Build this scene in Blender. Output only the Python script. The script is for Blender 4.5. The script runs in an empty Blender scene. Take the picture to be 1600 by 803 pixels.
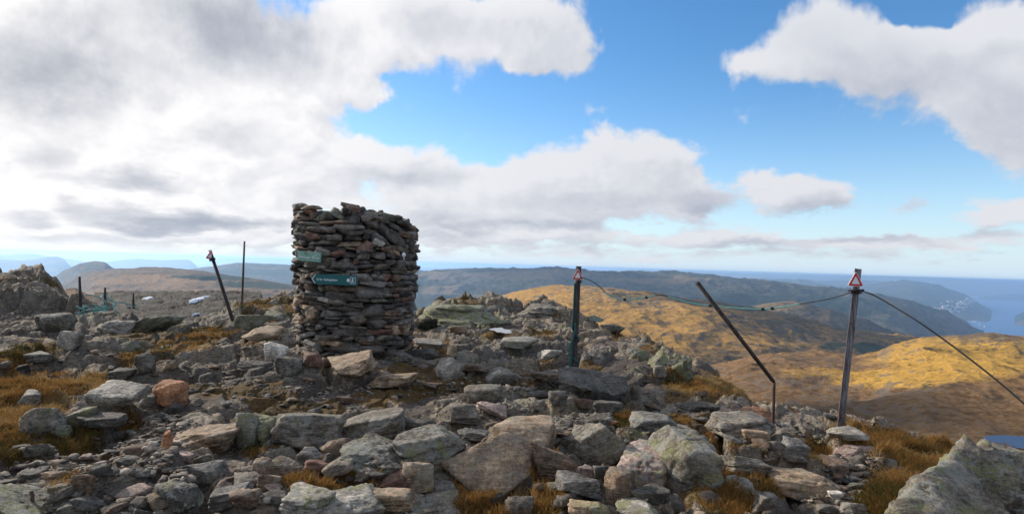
import bpy, bmesh, math, random
import numpy as np
from mathutils import Vector, Matrix, Euler
R = math.radians
random.seed(7)
rng = np.random.default_rng(11)
sc = bpy.context.scene
C = sc.collection

# ------------------------------------------------------------------ camera, light, exposure
EYE = 1.7
F = 978.0                       # focal length in photograph pixels (1600 wide)
PITCH, ROLL = 0.73, 1.72
cam_d = bpy.data.cameras.new('camera'); cam = bpy.data.objects.new('camera', cam_d); C.objects.link(cam)
cam_d.sensor_width = 36; cam_d.lens = 36 * F / 1600; cam_d.clip_start = .05; cam_d.clip_end = 400000
CM = (Matrix.Rotation(R(90 + PITCH), 3, 'X') @ Matrix.Rotation(R(ROLL), 3, 'Z'))
cam.matrix_world = Matrix.Translation((0, 0, EYE)) @ CM.to_4x4()
sc.camera = cam
SUN_AZ, SUN_EL = -57.0, 25.0    # degrees; azimuth measured from +Y towards +X
sdir = Vector((math.sin(R(SUN_AZ)) * math.cos(R(SUN_EL)), math.cos(R(SUN_AZ)) * math.cos(R(SUN_EL)), math.sin(R(SUN_EL))))
sl = bpy.data.lights.new('sun', 'SUN'); sl.energy = 4.6; sl.angle = R(.6); sl.color = (1, .93, .82)
sun = bpy.data.objects.new('sun', sl); C.objects.link(sun)
sun.rotation_euler = sdir.to_track_quat('Z', 'Y').to_euler()
sc.view_settings.view_transform = 'Standard'; sc.view_settings.look = 'None'
sc.view_settings.gamma = 1; sc.view_settings.use_curve_mapping = False
sc.view_settings.exposure = 0.5
sc.cycles.use_denoising = True
sc.cycles.max_bounces = 5; sc.cycles.diffuse_bounces = 3; sc.cycles.glossy_bounces = 2
sc.cycles.transparent_max_bounces = 6; sc.cycles.volume_bounces = 1
sc.cycles.caustics_reflective = False; sc.cycles.caustics_refractive = False
CMn = np.array(CM)

def ray(px, py):
    v = CM @ Vector(((px - 800) / F, -(py - 401.5) / F, -1))
    return v / v.y                      # direction scaled to depth 1
def P(px, py, D):
    v = ray(px, py); return Vector((v.x * D, D, EYE + v.z * D))
def proj(x, y, z):                      # world -> photograph pixels
    v = np.stack([x, y, z - EYE], -1) @ CMn
    w = np.maximum(-v[..., 2], 1e-3)
    return 800 + F * v[..., 0] / w, 401.5 - F * v[..., 1] / w
def azel(px, py):
    v = ray(px, py).normalized(); return math.degrees(math.atan2(v.x, v.y)), math.degrees(math.asin(v.z))

# ------------------------------------------------------------------ node helpers
class NT:
    def __init__(s, nt): s.nt = nt; s.n = nt.nodes; s.l = nt.links
    def new(s, t, **k):
        n = s.n.new(t)
        for a, v in k.items(): setattr(n, a, v)
        return n
    def put(s, sock, v):
        if isinstance(v, bpy.types.NodeSocket): s.l.new(v, sock)
        elif v is not None:
            if hasattr(sock.default_value, '__len__') and not hasattr(v, '__len__'): v = (v,) * len(sock.default_value)
            if hasattr(sock.default_value, '__len__') and len(sock.default_value) == 4 and len(v) == 3: v = (*v, 1)
            sock.default_value = v
    def math(s, op, a, b=None, c=None, clamp=False):
        n = s.new('ShaderNodeMath', operation=op, use_clamp=clamp)
        s.put(n.inputs[0], a); s.put(n.inputs[1], b); s.put(n.inputs[2], c); return n.outputs[0]
    def vm(s, op, a, b=None, c=None):
        n = s.new('ShaderNodeVectorMath', operation=op)
        s.put(n.inputs[0], a); s.put(n.inputs[1], b); s.put(n.inputs[2], c)
        return n.outputs['Value'] if op in ('LENGTH', 'DOT_PRODUCT', 'DISTANCE') else n.outputs[0]
    def sm(s, x, a, b, lo=0., hi=1.):
        n = s.new('ShaderNodeMapRange', interpolation_type='SMOOTHSTEP')
        s.put(n.inputs[0], x); s.put(n.inputs[1], a); s.put(n.inputs[2], b); s.put(n.inputs[3], lo); s.put(n.inputs[4], hi); return n.outputs[0]
    def mix(s, f, a, b, mode='MIX'):
        n = s.new('ShaderNodeMix', data_type='RGBA', blend_type=mode)
        s.put(n.inputs[0], f); s.put(n.inputs[6], a); s.put(n.inputs[7], b); return n.outputs[2]
    def noise(s, v, sc_, det=5, rough=.55, dist=0.):
        n = s.new('ShaderNodeTexNoise'); s.put(n.inputs['Vector'], v)
        n.inputs['Scale'].default_value = sc_; n.inputs['Detail'].default_value = det
        n.inputs['Roughness'].default_value = rough; n.inputs['Distortion'].default_value = dist
        return n.outputs[0]
    def voro(s, v, sc_, feat='F1'):
        n = s.new('ShaderNodeTexVoronoi', feature=feat); s.put(n.inputs['Vector'], v); n.inputs['Scale'].default_value = sc_
        return n
    def ramp(s, f, stops):
        n = s.new('ShaderNodeValToRGB'); s.put(n.inputs[0], f)
        e = n.color_ramp.elements
        while len(e) < len(stops): e.new(.5)
        for k, (p, c) in enumerate(stops): e[k].position = p; e[k].color = (*c, 1)
        return n.outputs[0]
    def attr(s, name):
        n = s.new('ShaderNodeAttribute', attribute_name=name); return n.outputs['Fac']

# ------------------------------------------------------------------ world: sky with clouds
w = bpy.data.worlds.new('World'); sc.world = w; w.use_nodes = True
W = NT(w.node_tree); W.n.clear()
# cloud masses: photograph position, radii, weight (turned into compass bearing and elevation)
CL = [(60,60,330,170,1.2),(330,60,230,150,1.3),(180,230,360,130,1.3),(430,150,110,110,.9),(540,110,70,60,.75),(575,150,60,22,.6),(400,240,110,60,.9),
      (-150,250,260,260,1.3),(120,330,320,70,1.2),(330,320,130,60,1.0),(440,330,90,60,.9),
      (690,30,150,85,.95),(850,45,95,70,1.0),(900,90,55,40,.7),(600,40,130,70,1.1),(560,90,70,40,.8),(770,55,120,60,1.0),(250,120,220,130,1.3),(200,180,200,110,1.2),(330,250,120,50,.5),
      (545,242,95,40,1.05),(630,265,80,38,.9),(480,250,60,30,.8),(530,305,50,32,.9),(660,330,120,50,1.0),(740,305,90,50,.9),(700,120,50,20,.30),(730,155,34,12,.35),
      (905,270,115,66,1.2),(1010,265,100,62,1.2),(840,300,110,48,1.1),(1080,305,80,38,1.0),(960,315,170,36,1.1),
      (1250,304,92,38,1.15),(1210,290,40,24,.5),(1290,316,55,22,.6),(1430,318,55,20,.52),(1540,350,65,28,.85),
      (1320,60,120,85,1.1),(1240,95,120,42,.72),(1150,92,60,26,.48),(1450,120,150,90,1.2),(1570,90,130,120,1.3),(1540,190,110,60,1.1),(1620,230,110,60,1.0),(1430,12,44,42,-1.3),(1475,36,30,14,-.5),
      (780,365,200,26,1.0),(1050,375,240,20,.8),(1300,380,220,18,.75),(1520,385,200,20,.8),(560,375,200,30,1.0),(1180,352,120,12,.5),
      (180,395,400,16,.5),(930,400,300,12,.7),(1350,405,300,10,.6),(1600,330,60,20,.35),(935,175,60,18,.25)]
# thick parts that show a grey underside
DK = [(40,100,200,110,1.0),(150,110,180,80,.5),(260,60,160,80,.4),(400,50,140,80,1.0),(330,20,170,60,.6),(470,90,50,50,.3),(370,210,60,26,.5),(92,250,55,28,.6),(215,285,58,22,.95),(120,292,50,14,.4),
      (35,340,62,16,.9),(165,330,70,13,.8),(200,352,70,10,.8),(320,345,95,15,1.0),(300,352,160,9,.6),(430,352,50,10,.5),
      (650,275,90,18,.45),(700,345,70,22,.6),(680,375,60,10,.5),(960,318,180,20,.5),(1110,318,60,18,.75),(1040,292,70,30,.3),(1290,322,60,16,.7),(1240,330,70,10,.5),(1545,364,60,14,.8),(1430,318,60,20,.4),
      (870,352,90,10,.45),(1180,384,90,10,.7),(1330,374,110,8,.55),(1430,380,80,10,.55),(1530,402,90,7,.9),(1230,395,200,8,.3),(760,355,110,8,.45),(960,385,130,14,.35),
      (1480,150,180,70,.35),(1580,200,110,70,.45),(1380,130,110,60,.3),(1300,70,80,60,.25),(880,60,90,50,.3),(700,40,110,40,.3),(150,375,300,8,.25)]
def blob_group(name, blobs):
    g = bpy.data.node_groups.new(name, 'ShaderNodeTree')
    g.interface.new_socket('Vector', in_out='INPUT', socket_type='NodeSocketVector')
    g.interface.new_socket('Value', in_out='OUTPUT', socket_type='NodeSocketFloat')
    G = NT(g); gi = G.new('NodeGroupInput'); go = G.new('NodeGroupOutput'); acc = None
    for (x, y, rx, ry, wt) in blobs:
        a, e = azel(x, y); a2, _ = azel(x + 10, y); _, e2 = azel(x, y - 10)
        ra = rx * abs(a2 - a) / 10; re = ry * abs(e2 - e) / 10
        q = G.vm('MULTIPLY_ADD', gi.outputs[0], (1/ra, 1/re, 0), (-a/ra, -e/re, 0))
        l = G.vm('LENGTH', q)
        v = G.math('MULTIPLY', G.sm(l, 1.45, .1, 0, 1), wt)
        acc = v if acc is None else G.math('ADD', acc, v)
    G.l.new(acc, go.inputs[0]); return g
gd = blob_group('cloud_cover', CL); gk = blob_group('cloud_thickness', DK)
tc = W.new('ShaderNodeTexCoord'); D_ = W.vm('NORMALIZE', tc.outputs['Generated'])
sx = W.new('ShaderNodeSeparateXYZ'); W.l.new(D_, sx.inputs[0])
az = W.math('MULTIPLY', W.math('ARCTAN2', sx.outputs[0], sx.outputs[1]), 180/math.pi)
el = W.math('MULTIPLY', W.math('ARCSINE', sx.outputs[2]), 180/math.pi)
cx = W.new('ShaderNodeCombineXYZ'); W.l.new(az, cx.inputs[0]); W.l.new(el, cx.inputs[1]); ae = cx.outputs[0]
# noise space: bearing against a stretched elevation, so cloud rows flatten towards the horizon
els = W.math('MULTIPLY', W.math('LOGARITHM', W.math('ADD', W.math('MAXIMUM', el, -1.), 4.5), math.e), 15.)
cq = W.new('ShaderNodeCombineXYZ'); W.l.new(W.math('MULTIPLY', az, .062), cq.inputs[0]); W.l.new(W.math('MULTIPLY', els, .078), cq.inputs[1])
W.l.new(W.math('MULTIPLY', sx.outputs[1], .2), cq.inputs[2])
def density(off_ae, off_q, det):
    q = W.vm('ADD', cq.outputs[0], off_q)
    wn = W.new('ShaderNodeTexNoise'); W.put(wn.inputs['Vector'], q); wn.inputs['Scale'].default_value = 2.6; wn.inputs['Detail'].default_value = 4; wn.inputs['Roughness'].default_value = .6
    warp = W.vm('MULTIPLY', W.vm('SUBTRACT', wn.outputs['Color'], (.5, .5, .5)), (7, 3.6, 0))
    a = W.vm('ADD', W.vm('ADD', ae, off_ae), warp)
    g = W.new('ShaderNodeGroup'); g.node_tree = gd; W.put(g.inputs[0], a)
    n = W.noise(q, 2.1, det, .60, .25)
    vb = W.voro(W.vm('ADD', q, W.vm('SCALE', wn.outputs['Color'])), 5.5, 'SMOOTH_F1'); vb.inputs['Smoothness'].default_value = .6
    gg = W.math('MINIMUM', g.outputs[0], 1.5)
    s_ = W.math('MULTIPLY_ADD', W.math('SUBTRACT', n, .5), 2.7, gg)
    return W.math('MULTIPLY_ADD', W.math('SUBTRACT', .42, vb.outputs['Distance']), .42, s_), a, n
d0, aw, n0 = density((0, 0, 0), (0, 0, 0), 12)
d1, _, _ = density((-.9, 1.2, 0), (-.05, .10, 0), 8)
mask = W.sm(d0, .36, .98)
mask = W.math('MULTIPLY', mask, W.sm(el, -.3, 1.6, .6, 1.))
# beyond the picture, broken cloud all round
outw = W.math('MAXIMUM', W.sm(W.math('ABSOLUTE', az), 44., 60.), W.sm(el, 24., 34.))
nout = W.noise(D_, 2.4, 8, .58)
mask = W.math('ADD', W.math('MULTIPLY', mask, W.math('SUBTRACT', 1, outw)), W.math('MULTIPLY', W.sm(nout, .42, .6), outw))
gk_n = W.new('ShaderNodeGroup'); gk_n.node_tree = gk; W.put(gk_n.inputs[0], aw)
relief = W.math('MULTIPLY_ADD', W.math('SUBTRACT', d1, d0), .42, .10)
n5 = W.noise(cq.outputs[0], 5., 9, .62)
thick = W.math('MULTIPLY', gk_n.outputs[0], W.math('MULTIPLY_ADD', W.math('ADD', n0, n5), 1.7, -.75))
sraw = W.math('ADD', W.math('MAXIMUM', relief, -.02), W.math('MULTIPLY', W.math('MAXIMUM', thick, 0), .95))
n7 = W.noise(cq.outputs[0], 3.2, 8, .6)
sraw = W.math('MAXIMUM', W.math('MULTIPLY', sraw, W.math('MULTIPLY_ADD', n7, 1.5, .2)), 0)
shade = W.math('SUBTRACT', 1., W.math('EXPONENT', W.math('MULTIPLY', sraw, -1.05)))
sund = W.vm('DOT_PRODUCT', D_, tuple(sdir)); 
glow = W.math('POWER', W.math('MAXIMUM', W.math('MULTIPLY_ADD', sund, .5, .5), 0), 10.)
glow2 = W.math('POWER', W.math('MAXIMUM', sund, 0), 60.)
bright = W.mix(glow, (.55, .56, .595), (1.02, .98, .94))
dark = W.mix(glow, (.24, .28, .36), (.23, .25, .30))
ccol = W.mix(shade, bright, dark)
sky = W.new('ShaderNodeTexSky'); sky.sky_type = 'NISHITA'; sky.sun_disc = False
sky.sun_elevation = R(SUN_EL); sky.sun_rotation = R(SUN_AZ); sky.altitude = 900; sky.air_density = 1.0; sky.dust_density = .6; sky.ozone_density = 2.2
hs = W.new('ShaderNodeHueSaturation'); hs.inputs['Saturation'].default_value = 1.26; hs.inputs['Value'].default_value = 1.0
W.l.new(sky.outputs[0], hs.inputs['Color'])
b1 = W.new('ShaderNodeBackground'); b1.inputs[1].default_value = .13; W.l.new(hs.outputs[0], b1.inputs[0])
b2 = W.new('ShaderNodeBackground'); W.l.new(ccol, b2.inputs[0]); b2.inputs[1].default_value = 1.0
veil = W.math('POWER', W.math('SUBTRACT', 1, W.math('MULTIPLY', W.math('MAXIMUM', sx.outputs[2], 0), 2.8), clamp=True), 3.)
vcol = W.mix(glow, (.45, .575, .70), (.82, .80, .78))
bv = W.new('ShaderNodeBackground'); W.l.new(vcol, bv.inputs[0])
mv = W.new('ShaderNodeMixShader'); W.l.new(W.math('MULTIPLY', veil, .92), mv.inputs[0]); W.l.new(b1.outputs[0], mv.inputs[1]); W.l.new(bv.outputs[0], mv.inputs[2])
ms = W.new('ShaderNodeMixShader'); W.l.new(mask, ms.inputs[0]); W.l.new(mv.outputs[0], ms.inputs[1]); W.l.new(b2.outputs[0], ms.inputs[2])
b3 = W.new('ShaderNodeBackground'); b3.inputs[0].default_value = (1, .95, .86, 1)
W.l.new(W.math('MULTIPLY', glow2, 3.2), b3.inputs[1])
ad = W.new('ShaderNodeAddShader'); W.l.new(ms.outputs[0], ad.inputs[0]); W.l.new(b3.outputs[0], ad.inputs[1])
wo = W.new('ShaderNodeOutputWorld'); W.l.new(ad.outputs[0], wo.inputs[0])
w.cycles.sampling_method = 'MANUAL'; w.cycles.sample_map_resolution = 512

# ------------------------------------------------------------------ numpy noise
def _h(ix, iy, iz, s):
    h = (ix.astype(np.int64) * 374761393 + iy.astype(np.int64) * 668265263 + iz.astype(np.int64) * 2147483647 + s * 974711) & 0xffffffff
    h = ((h ^ (h >> 13)) * 1274126177) & 0xffffffff
    h = ((h ^ (h >> 16)) * 2246822519) & 0xffffffff
    return ((h ^ (h >> 15)) & 0xffffff) / float(0xffffff)
def vn(x, y, z=None, s=0):                               # value noise, -1..1
    if z is None:
        ix = np.floor(x); iy = np.floor(y); fx = x - ix; fy = y - iy
        fx = fx*fx*fx*(fx*(fx*6-15)+10); fy = fy*fy*fy*(fy*(fy*6-15)+10); o = np.zeros_like(ix)
        a = _h(ix, iy, o, s); b = _h(ix+1, iy, o, s); c = _h(ix, iy+1, o, s); d = _h(ix+1, iy+1, o, s)
        return 2*((a*(1-fx)+b*fx)*(1-fy)+(c*(1-fx)+d*fx)*fy)-1
    iz = np.floor(z); fz = z - iz; fz = fz*fz*(3-2*fz)
    ix = np.floor(x); iy = np.floor(y); fx = x-ix; fy = y-iy; fx = fx*fx*(3-2*fx); fy = fy*fy*(3-2*fy)
    r = 0
    for k, wz in ((0, 1-fz), (1, fz)):
        a = _h(ix, iy, iz+k, s); b = _h(ix+1, iy, iz+k, s); c = _h(ix, iy+1, iz+k, s); d = _h(ix+1, iy+1, iz+k, s)
        r = r + wz*((a*(1-fx)+b*fx)*(1-fy)+(c*(1-fx)+d*fx)*fy)
    return 2*r-1
def fbm(x, y, z=None, o=4, s=0, g=.5, ridge=False):
    a = 1; t = 0; f = 1; n = 0
    for k in range(o):
        c, d = math.cos(.7*k), math.sin(.7*k)
        v = vn((x*c-y*d)*f+17.3*k, (x*d+y*c)*f-9.1*k, None if z is None else z*f+3.7*k, s+k)
        if ridge: v = 1-2*np.abs(v)
        t = t + a*v; n += a; a *= g; f *= 2.03
    return t/n
def smooth(x, a, b):
    t = np.clip((x-a)/(b-a), 0, 1); return t*t*(3-2*t)
def cells(x, y, s):                                      # Worley: nearest cell's hashes, offset from its point, F2-F1
    ix = np.floor(x); iy = np.floor(y); o = np.zeros_like(ix)
    f1 = np.full(x.shape, 9.); f2 = np.full(x.shape, 9.); cx_ = np.zeros_like(x); cy_ = np.zeros_like(x); ox = np.zeros_like(x); oy = np.zeros_like(x)
    for i in (-1, 0, 1):
        for j in (-1, 0, 1):
            gx = ix+i; gy = iy+j
            qx = gx+.1+.8*_h(gx, gy, o, s); qy = gy+.1+.8*_h(gx, gy, o, s+1)
            dx = x-qx; dy = y-qy; d = np.sqrt(dx*dx+dy*dy); m = d < f1
            f2 = np.where(m, f1, np.minimum(f2, d)); f1 = np.where(m, d, f1)
            cx_ = np.where(m, gx, cx_); cy_ = np.where(m, gy, cy_); ox = np.where(m, dx, ox); oy = np.where(m, dy, oy)
    return cx_, cy_, ox, oy, f2-f1
def slabs(x, y, scale, s, tilt=.5, an=.5):               # jumbled tilted blocks with cracks between
    wx = x + .35*scale*fbm(x/scale, y/scale, o=2, s=s+40); wy = y + .35*scale*fbm(x/scale+9, y/scale-4, o=2, s=s+50)
    c, d = math.cos(an), math.sin(an)
    u = (wx*c+wy*d)/scale*.75; v = (-wx*d+wy*c)/scale*1.15
    a, b, ox, oy, e = cells(u, v, s); o = np.zeros_like(a)
    h = (_h(a, b, o, s+2)-.5)*.9 + ox*(_h(a, b, o, s+3)-.35)*tilt*2 + oy*(_h(a, b, o, s+4)-.5)*tilt*2
    return h * smooth(e, 0, .10) - .55*(1-smooth(e, 0, .16)), a, b, e

# ------------------------------------------------------------------ mesh helpers
def mesh_np(name, v, f, smooth_=True):
    me = bpy.data.meshes.new(name); v = np.asarray(v, np.float32); f = np.asarray(f, np.int32)
    me.vertices.add(len(v)); me.vertices.foreach_set('co', v.ravel())
    k = f.shape[1]; me.loops.add(f.size); me.loops.foreach_set('vertex_index', f.ravel())
    me.polygons.add(len(f)); me.polygons.foreach_set('loop_start', np.arange(0, f.size, k, dtype=np.int32))
    me.polygons.foreach_set('use_smooth', np.full(len(f), smooth_)); me.update(calc_edges=True); me.validate(); return me
def tag(o, label=None, cat=None, group=None, kind=None):
    if label: o['label'] = label
    if cat: o['category'] = cat
    if group: o['group'] = group
    if kind: o['kind'] = kind
    return o
def obj(name, me, mat=None, parent=None, loc=None):
    o = bpy.data.objects.new(name, me)
    if mat is not None and me is not None and not me.materials: me.materials.append(mat)
    C.objects.link(o)
    if loc is not None: o.location = loc
    if parent is not None: o.parent = parent
    return o
def empty(name, loc, label, cat, group=None):
    o = bpy.data.objects.new(name, None); C.objects.link(o); o.location = loc; o.empty_display_size = .1
    return tag(o, label, cat, group)
def grid_faces(n, m, wrap=False):
    i = np.arange(n-1 if not wrap else n); j = np.arange(m-1); I, J = np.meshgrid(i, j, indexing='ij')
    I2 = (I+1) % n
    return np.stack([I*m+J, I2*m+J, I2*m+J+1, I*m+J+1], -1).reshape(-1, 4)
def fattr(me, name, arr):
    a = me.attributes.new(name, 'FLOAT', 'POINT'); a.data.foreach_set('value', np.asarray(arr, np.float32).ravel())

# ------------------------------------------------------------------ materials
def newmat(name):
    m = bpy.data.materials.new(name); m.use_nodes = True; t = NT(m.node_tree); t.n.clear()
    o = t.new('ShaderNodeOutputMaterial'); b = t.new('ShaderNodeBsdfPrincipled'); t.l.new(b.outputs[0], o.inputs[0])
    b.inputs['Specular IOR Level'].default_value = .3
    return m, t, b
def flatmat(name, col, rough=.7, metal=0., nz=.25, scale=30., bump=.2):
    m, t, b = newmat(name); tcn = t.new('ShaderNodeTexCoord')
    n = t.noise(tcn.outputs['Object'], scale, 5, .6)
    c = t.mix(t.math('MULTIPLY_ADD', n, 2, -.5, clamp=True), tuple(x*(1-nz) for x in col), tuple(min(1, x*(1+nz)) for x in col))
    t.put(b.inputs['Base Color'], c); b.inputs['Roughness'].default_value = rough; b.inputs['Metallic'].default_value = metal
    bp = t.new('ShaderNodeBump'); bp.inputs['Strength'].default_value = bump; bp.inputs['Distance'].default_value = .003
    t.put(bp.inputs['Height'], n); t.l.new(bp.outputs[0], b.inputs['Normal']); return m

def rock_colour(t, v, tint, lich, sc_=1.):
    """gneiss: mottled grey, foliation streaks, pale crust lichen, yellow map lichen"""
    mp = t.new('ShaderNodeMapping'); t.put(mp.inputs[0], v); mp.inputs['Rotation'].default_value = (.5, .35, .4); mp.inputs['Scale'].default_value = (1, 1.4, 6)
    n1 = t.noise(v, 2.3*sc_, 8, .62); n2 = t.noise(v, 14*sc_, 6, .65); n3 = t.noise(v, 60*sc_, 4, .7); st = t.noise(mp.outputs[0], 5*sc_, 6, .6, .3)
    f = t.math('ADD', t.math('ADD', t.math('MULTIPLY', n1, .4), t.math('MULTIPLY', n2, .3)), t.math('ADD', t.math('MULTIPLY', st, .22), t.math('MULTIPLY', n3, .22)))
    base = t.ramp(f, [(.41, (.022, .0195, .0175)), (.51, (.084, .075, .064)), (.59, (.185, .163, .136)), (.69, (.38, .345, .295))])
    base = t.mix(1., base, tint, 'MULTIPLY')
    rn = t.noise(v, 1.4*sc_, 4, .6)
    base = t.mix(t.math('MULTIPLY', t.sm(rn, .55, .72), .55), base, (.125, .085, .055))       # iron brown staining
    p1 = t.noise(v, 9*sc_, 7, .7); p0 = t.noise(v, 1.8*sc_, 3, .5)
    pale = t.math('MULTIPLY', t.sm(t.math('MULTIPLY_ADD', p0, .7, p1), .86, .93), t.math('MULTIPLY_ADD', lich, .9, .25, clamp=True))
    base = t.mix(t.math('MULTIPLY', pale, .8), base, t.mix(n3, (.20, .195, .165), (.42, .41, .35)))
    y1 = t.noise(v, 17*sc_, 6, .68); y0 = t.noise(v, 2.6*sc_, 4, .6)
    yl = t.sm(t.math('ADD', t.math('MULTIPLY_ADD', y0, 1.1, y1), t.math('MULTIPLY', lich, .20)), 1.26, 1.36)
    base = t.mix(t.math('MULTIPLY', yl, .72), base, t.mix(n3, (.17, .175, .06), (.33, .32, .14)))
    dk = t.sm(t.noise(v, 32*sc_, 5, .7), .60, .68)
    base = t.mix(t.math('MULTIPLY', dk, .6), base, (.022, .021, .022))
    hgt = t.math('ADD', t.math('ADD', t.math('MULTIPLY', n2, .6), t.math('MULTIPLY', n3, .22)), t.math('ADD', t.math('MULTIPLY', st, .6), t.math('MULTIPLY', n1, .5)))
    return base, hgt
def rockmat(name, sc_=1., dist=.05):
    m, t, b = newmat(name); tcn = t.new('ShaderNodeTexCoord'); oi = t.new('ShaderNodeObjectInfo')
    v = t.vm('ADD', tcn.outputs['Object'], t.vm('MULTIPLY', (17., 31., 11.), oi.outputs['Random']))
    col, h = rock_colour(t, v, oi.outputs['Color'], oi.outputs['Alpha'], sc_)
    t.put(b.inputs['Base Color'], col); b.inputs['Roughness'].default_value = .82
    bp = t.new('ShaderNodeBump'); bp.inputs['Strength'].default_value = .9; bp.inputs['Distance'].default_value = dist
    t.put(bp.inputs['Height'], h); t.l.new(bp.outputs[0], b.inputs['Normal']); return m
M_rock = rockmat('gneiss_rock', 2.2, .045)
M_cairn = rockmat('cairn_stone', 4., .02)
def groundmat():
    m, t, b = newmat('rocky_ground'); g = t.new('ShaderNodeNewGeometry'); v = g.outputs['Position']
    var = t.attr('tone'); tint = t.ramp(var, [(0, (.72, .68, .64)), (.35, (1.2, 1.1, .98)), (.7, (1.7, 1.46, 1.2)), (1, (2.1, 1.9, 1.7))])
    col, h = rock_colour(t, v, tint, t.attr('lichen'), 1.5)
    gn = t.noise(v, 22, 6, .7); gm = t.noise(v, 3., 5, .6)
    gravel = t.mix(t.math('MULTIPLY_ADD', gn, 1.8, -.4, clamp=True), (.036, .028, .022), (.20, .155, .12))
    turf = t.mix(t.math('MULTIPLY_ADD', gm, 2.2, -.6, clamp=True), (.060, .050, .018), (.20, .105, .028))
    turf = t.mix(t.sm(gn, .5, .62), turf, (.075, .040, .018))
    soil = t.sm(t.math('MULTIPLY_ADD', t.math('SUBTRACT', gn, .5), .9, t.attr('soil')), .42, .60)
    gr = t.sm(t.math('MULTIPLY_ADD', t.math('SUBTRACT', gn, .5), 1.1, t.attr('turf')), .35, .55)
    col = t.mix(soil, col, gravel); col = t.mix(gr, col, turf)
    hn = t.noise(v, 2.2, 7, .65); col = t.mix(t.math('MULTIPLY', t.attr('heath'), .9), col, t.mix(t.sm(hn, .42, .62), (.030, .026, .018), (.085, .072, .058)))
    t.put(b.inputs['Base Color'], col); b.inputs['Roughness'].default_value = .9
    bp = t.new('ShaderNodeBump'); bp.inputs['Strength'].default_value = .9; bp.inputs['Distance'].default_value = .07
    t.put(bp.inputs['Height'], t.math('ADD', h, t.math('MULTIPLY', gn, .5))); t.l.new(bp.outputs[0], b.inputs['Normal']); return m
def hillmat(name, a, b_, c, rock=.3, s=1/60., green=(.030, .042, .022)):
    """a grass, b heather or bog, c rock; 'forest' and 'gold' come from the mesh"""
    m, t, b = newmat(name); g = t.new('ShaderNodeNewGeometry'); v = g.outputs['Position']
    n1 = t.noise(v, s, 9, .62, .4); n2 = t.noise(v, s*6, 8, .68); n3 = t.noise(v, s*.25, 5, .5); n4 = t.noise(v, s*28, 5, .7)
    f = t.math('ADD', t.math('MULTIPLY', n1, .6), t.math('MULTIPLY', n2, .5))
    gold = t.math('ADD', t.math('MULTIPLY', t.math('SUBTRACT', t.attr('gold'), .5), .42), f)
    bb = t.mix(t.sm(n2, .36, .64), tuple(x*.55 for x in b_), tuple(x*1.45 for x in b_))
    n6 = t.noise(v, s*70, 4, .7)
    col = t.mix(t.sm(gold, .44, .68), bb, a)
    col = t.mix(t.math('MULTIPLY', t.sm(n6, .56, .72), .6), col, tuple(x*.35 for x in b_))
    col = t.mix(t.math('MULTIPLY', t.sm(n4, .35, .7), .6), col, t.mix(1., col, (1.5, 1.4, 1.1), 'MULTIPLY'))
    mpp = t.new('ShaderNodeMapping'); t.put(mpp.inputs[0], v); mpp.inputs['Rotation'].default_value = (0, 0, .5); mpp.inputs['Scale'].default_value = (1, 3.2, 1)
    sk = t.noise(mpp.outputs[0], s*7, 7, .68, .8)
    col = t.mix(t.math('MULTIPLY', t.sm(sk, .47, .66), .62), col, t.mix(n1, tuple(x*.55 for x in b_), (a[0]*.36, a[1]*.48, a[2]*.6)))
    nz = t.new('ShaderNodeSeparateXYZ'); t.l.new(g.outputs['Normal'], nz.inputs[0])
    rk = t.math('ADD', t.sm(t.math('ADD', n2, t.math('MULTIPLY', n3, .6)), .93 - rock*.35, 1.0 - rock*.2), t.sm(nz.outputs[2], .93, .80), clamp=True)
    col = t.mix(t.math('MULTIPLY', rk, .8), col, t.mix(n4, tuple(x*.5 for x in c), c))
    fo = t.sm(t.math('ADD', t.attr('forest'), t.math('MULTIPLY', t.math('SUBTRACT', n2, .5), 1.2)), .42, .56)
    col = t.mix(fo, col, t.mix(n4, tuple(x*.5 for x in green), tuple(x*1.5 for x in green)))
    t.put(b.inputs['Base Color'], col); b.inputs['Roughness'].default_value = .95; b.inputs['Specular IOR Level'].default_value = .1
    bp = t.new('ShaderNodeBump'); bp.inputs['Strength'].default_value = .8; bp.inputs['Distance'].default_value = .22/s*.45
    t.put(bp.inputs['Height'], t.math('ADD', t.math('ADD', n2, t.math('MULTIPLY', sk, .8)), t.math('MULTIPLY', n4, .35))); t.l.new(bp.outputs[0], b.inputs['Normal']); return m
def watermat(name, col, rough=.12, s=.004, bump=.3):
    m, t, b = newmat(name); g = t.new('ShaderNodeNewGeometry')
    b.inputs['Base Color'].default_value = (*col, 1); b.inputs['Roughness'].default_value = rough; b.inputs['Specular IOR Level'].default_value = .5
    n = t.noise(g.outputs['Position'], s, 6, .6); bp = t.new('ShaderNodeBump'); bp.inputs['Strength'].default_value = bump; bp.inputs['Distance'].default_value = .15/s*.01
    t.put(bp.inputs['Height'], n); t.l.new(bp.outputs[0], b.inputs['Normal']); return m

# ------------------------------------------------------------------ summit ground
def zat(px, D, py): return P(px, py, D).z
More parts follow.
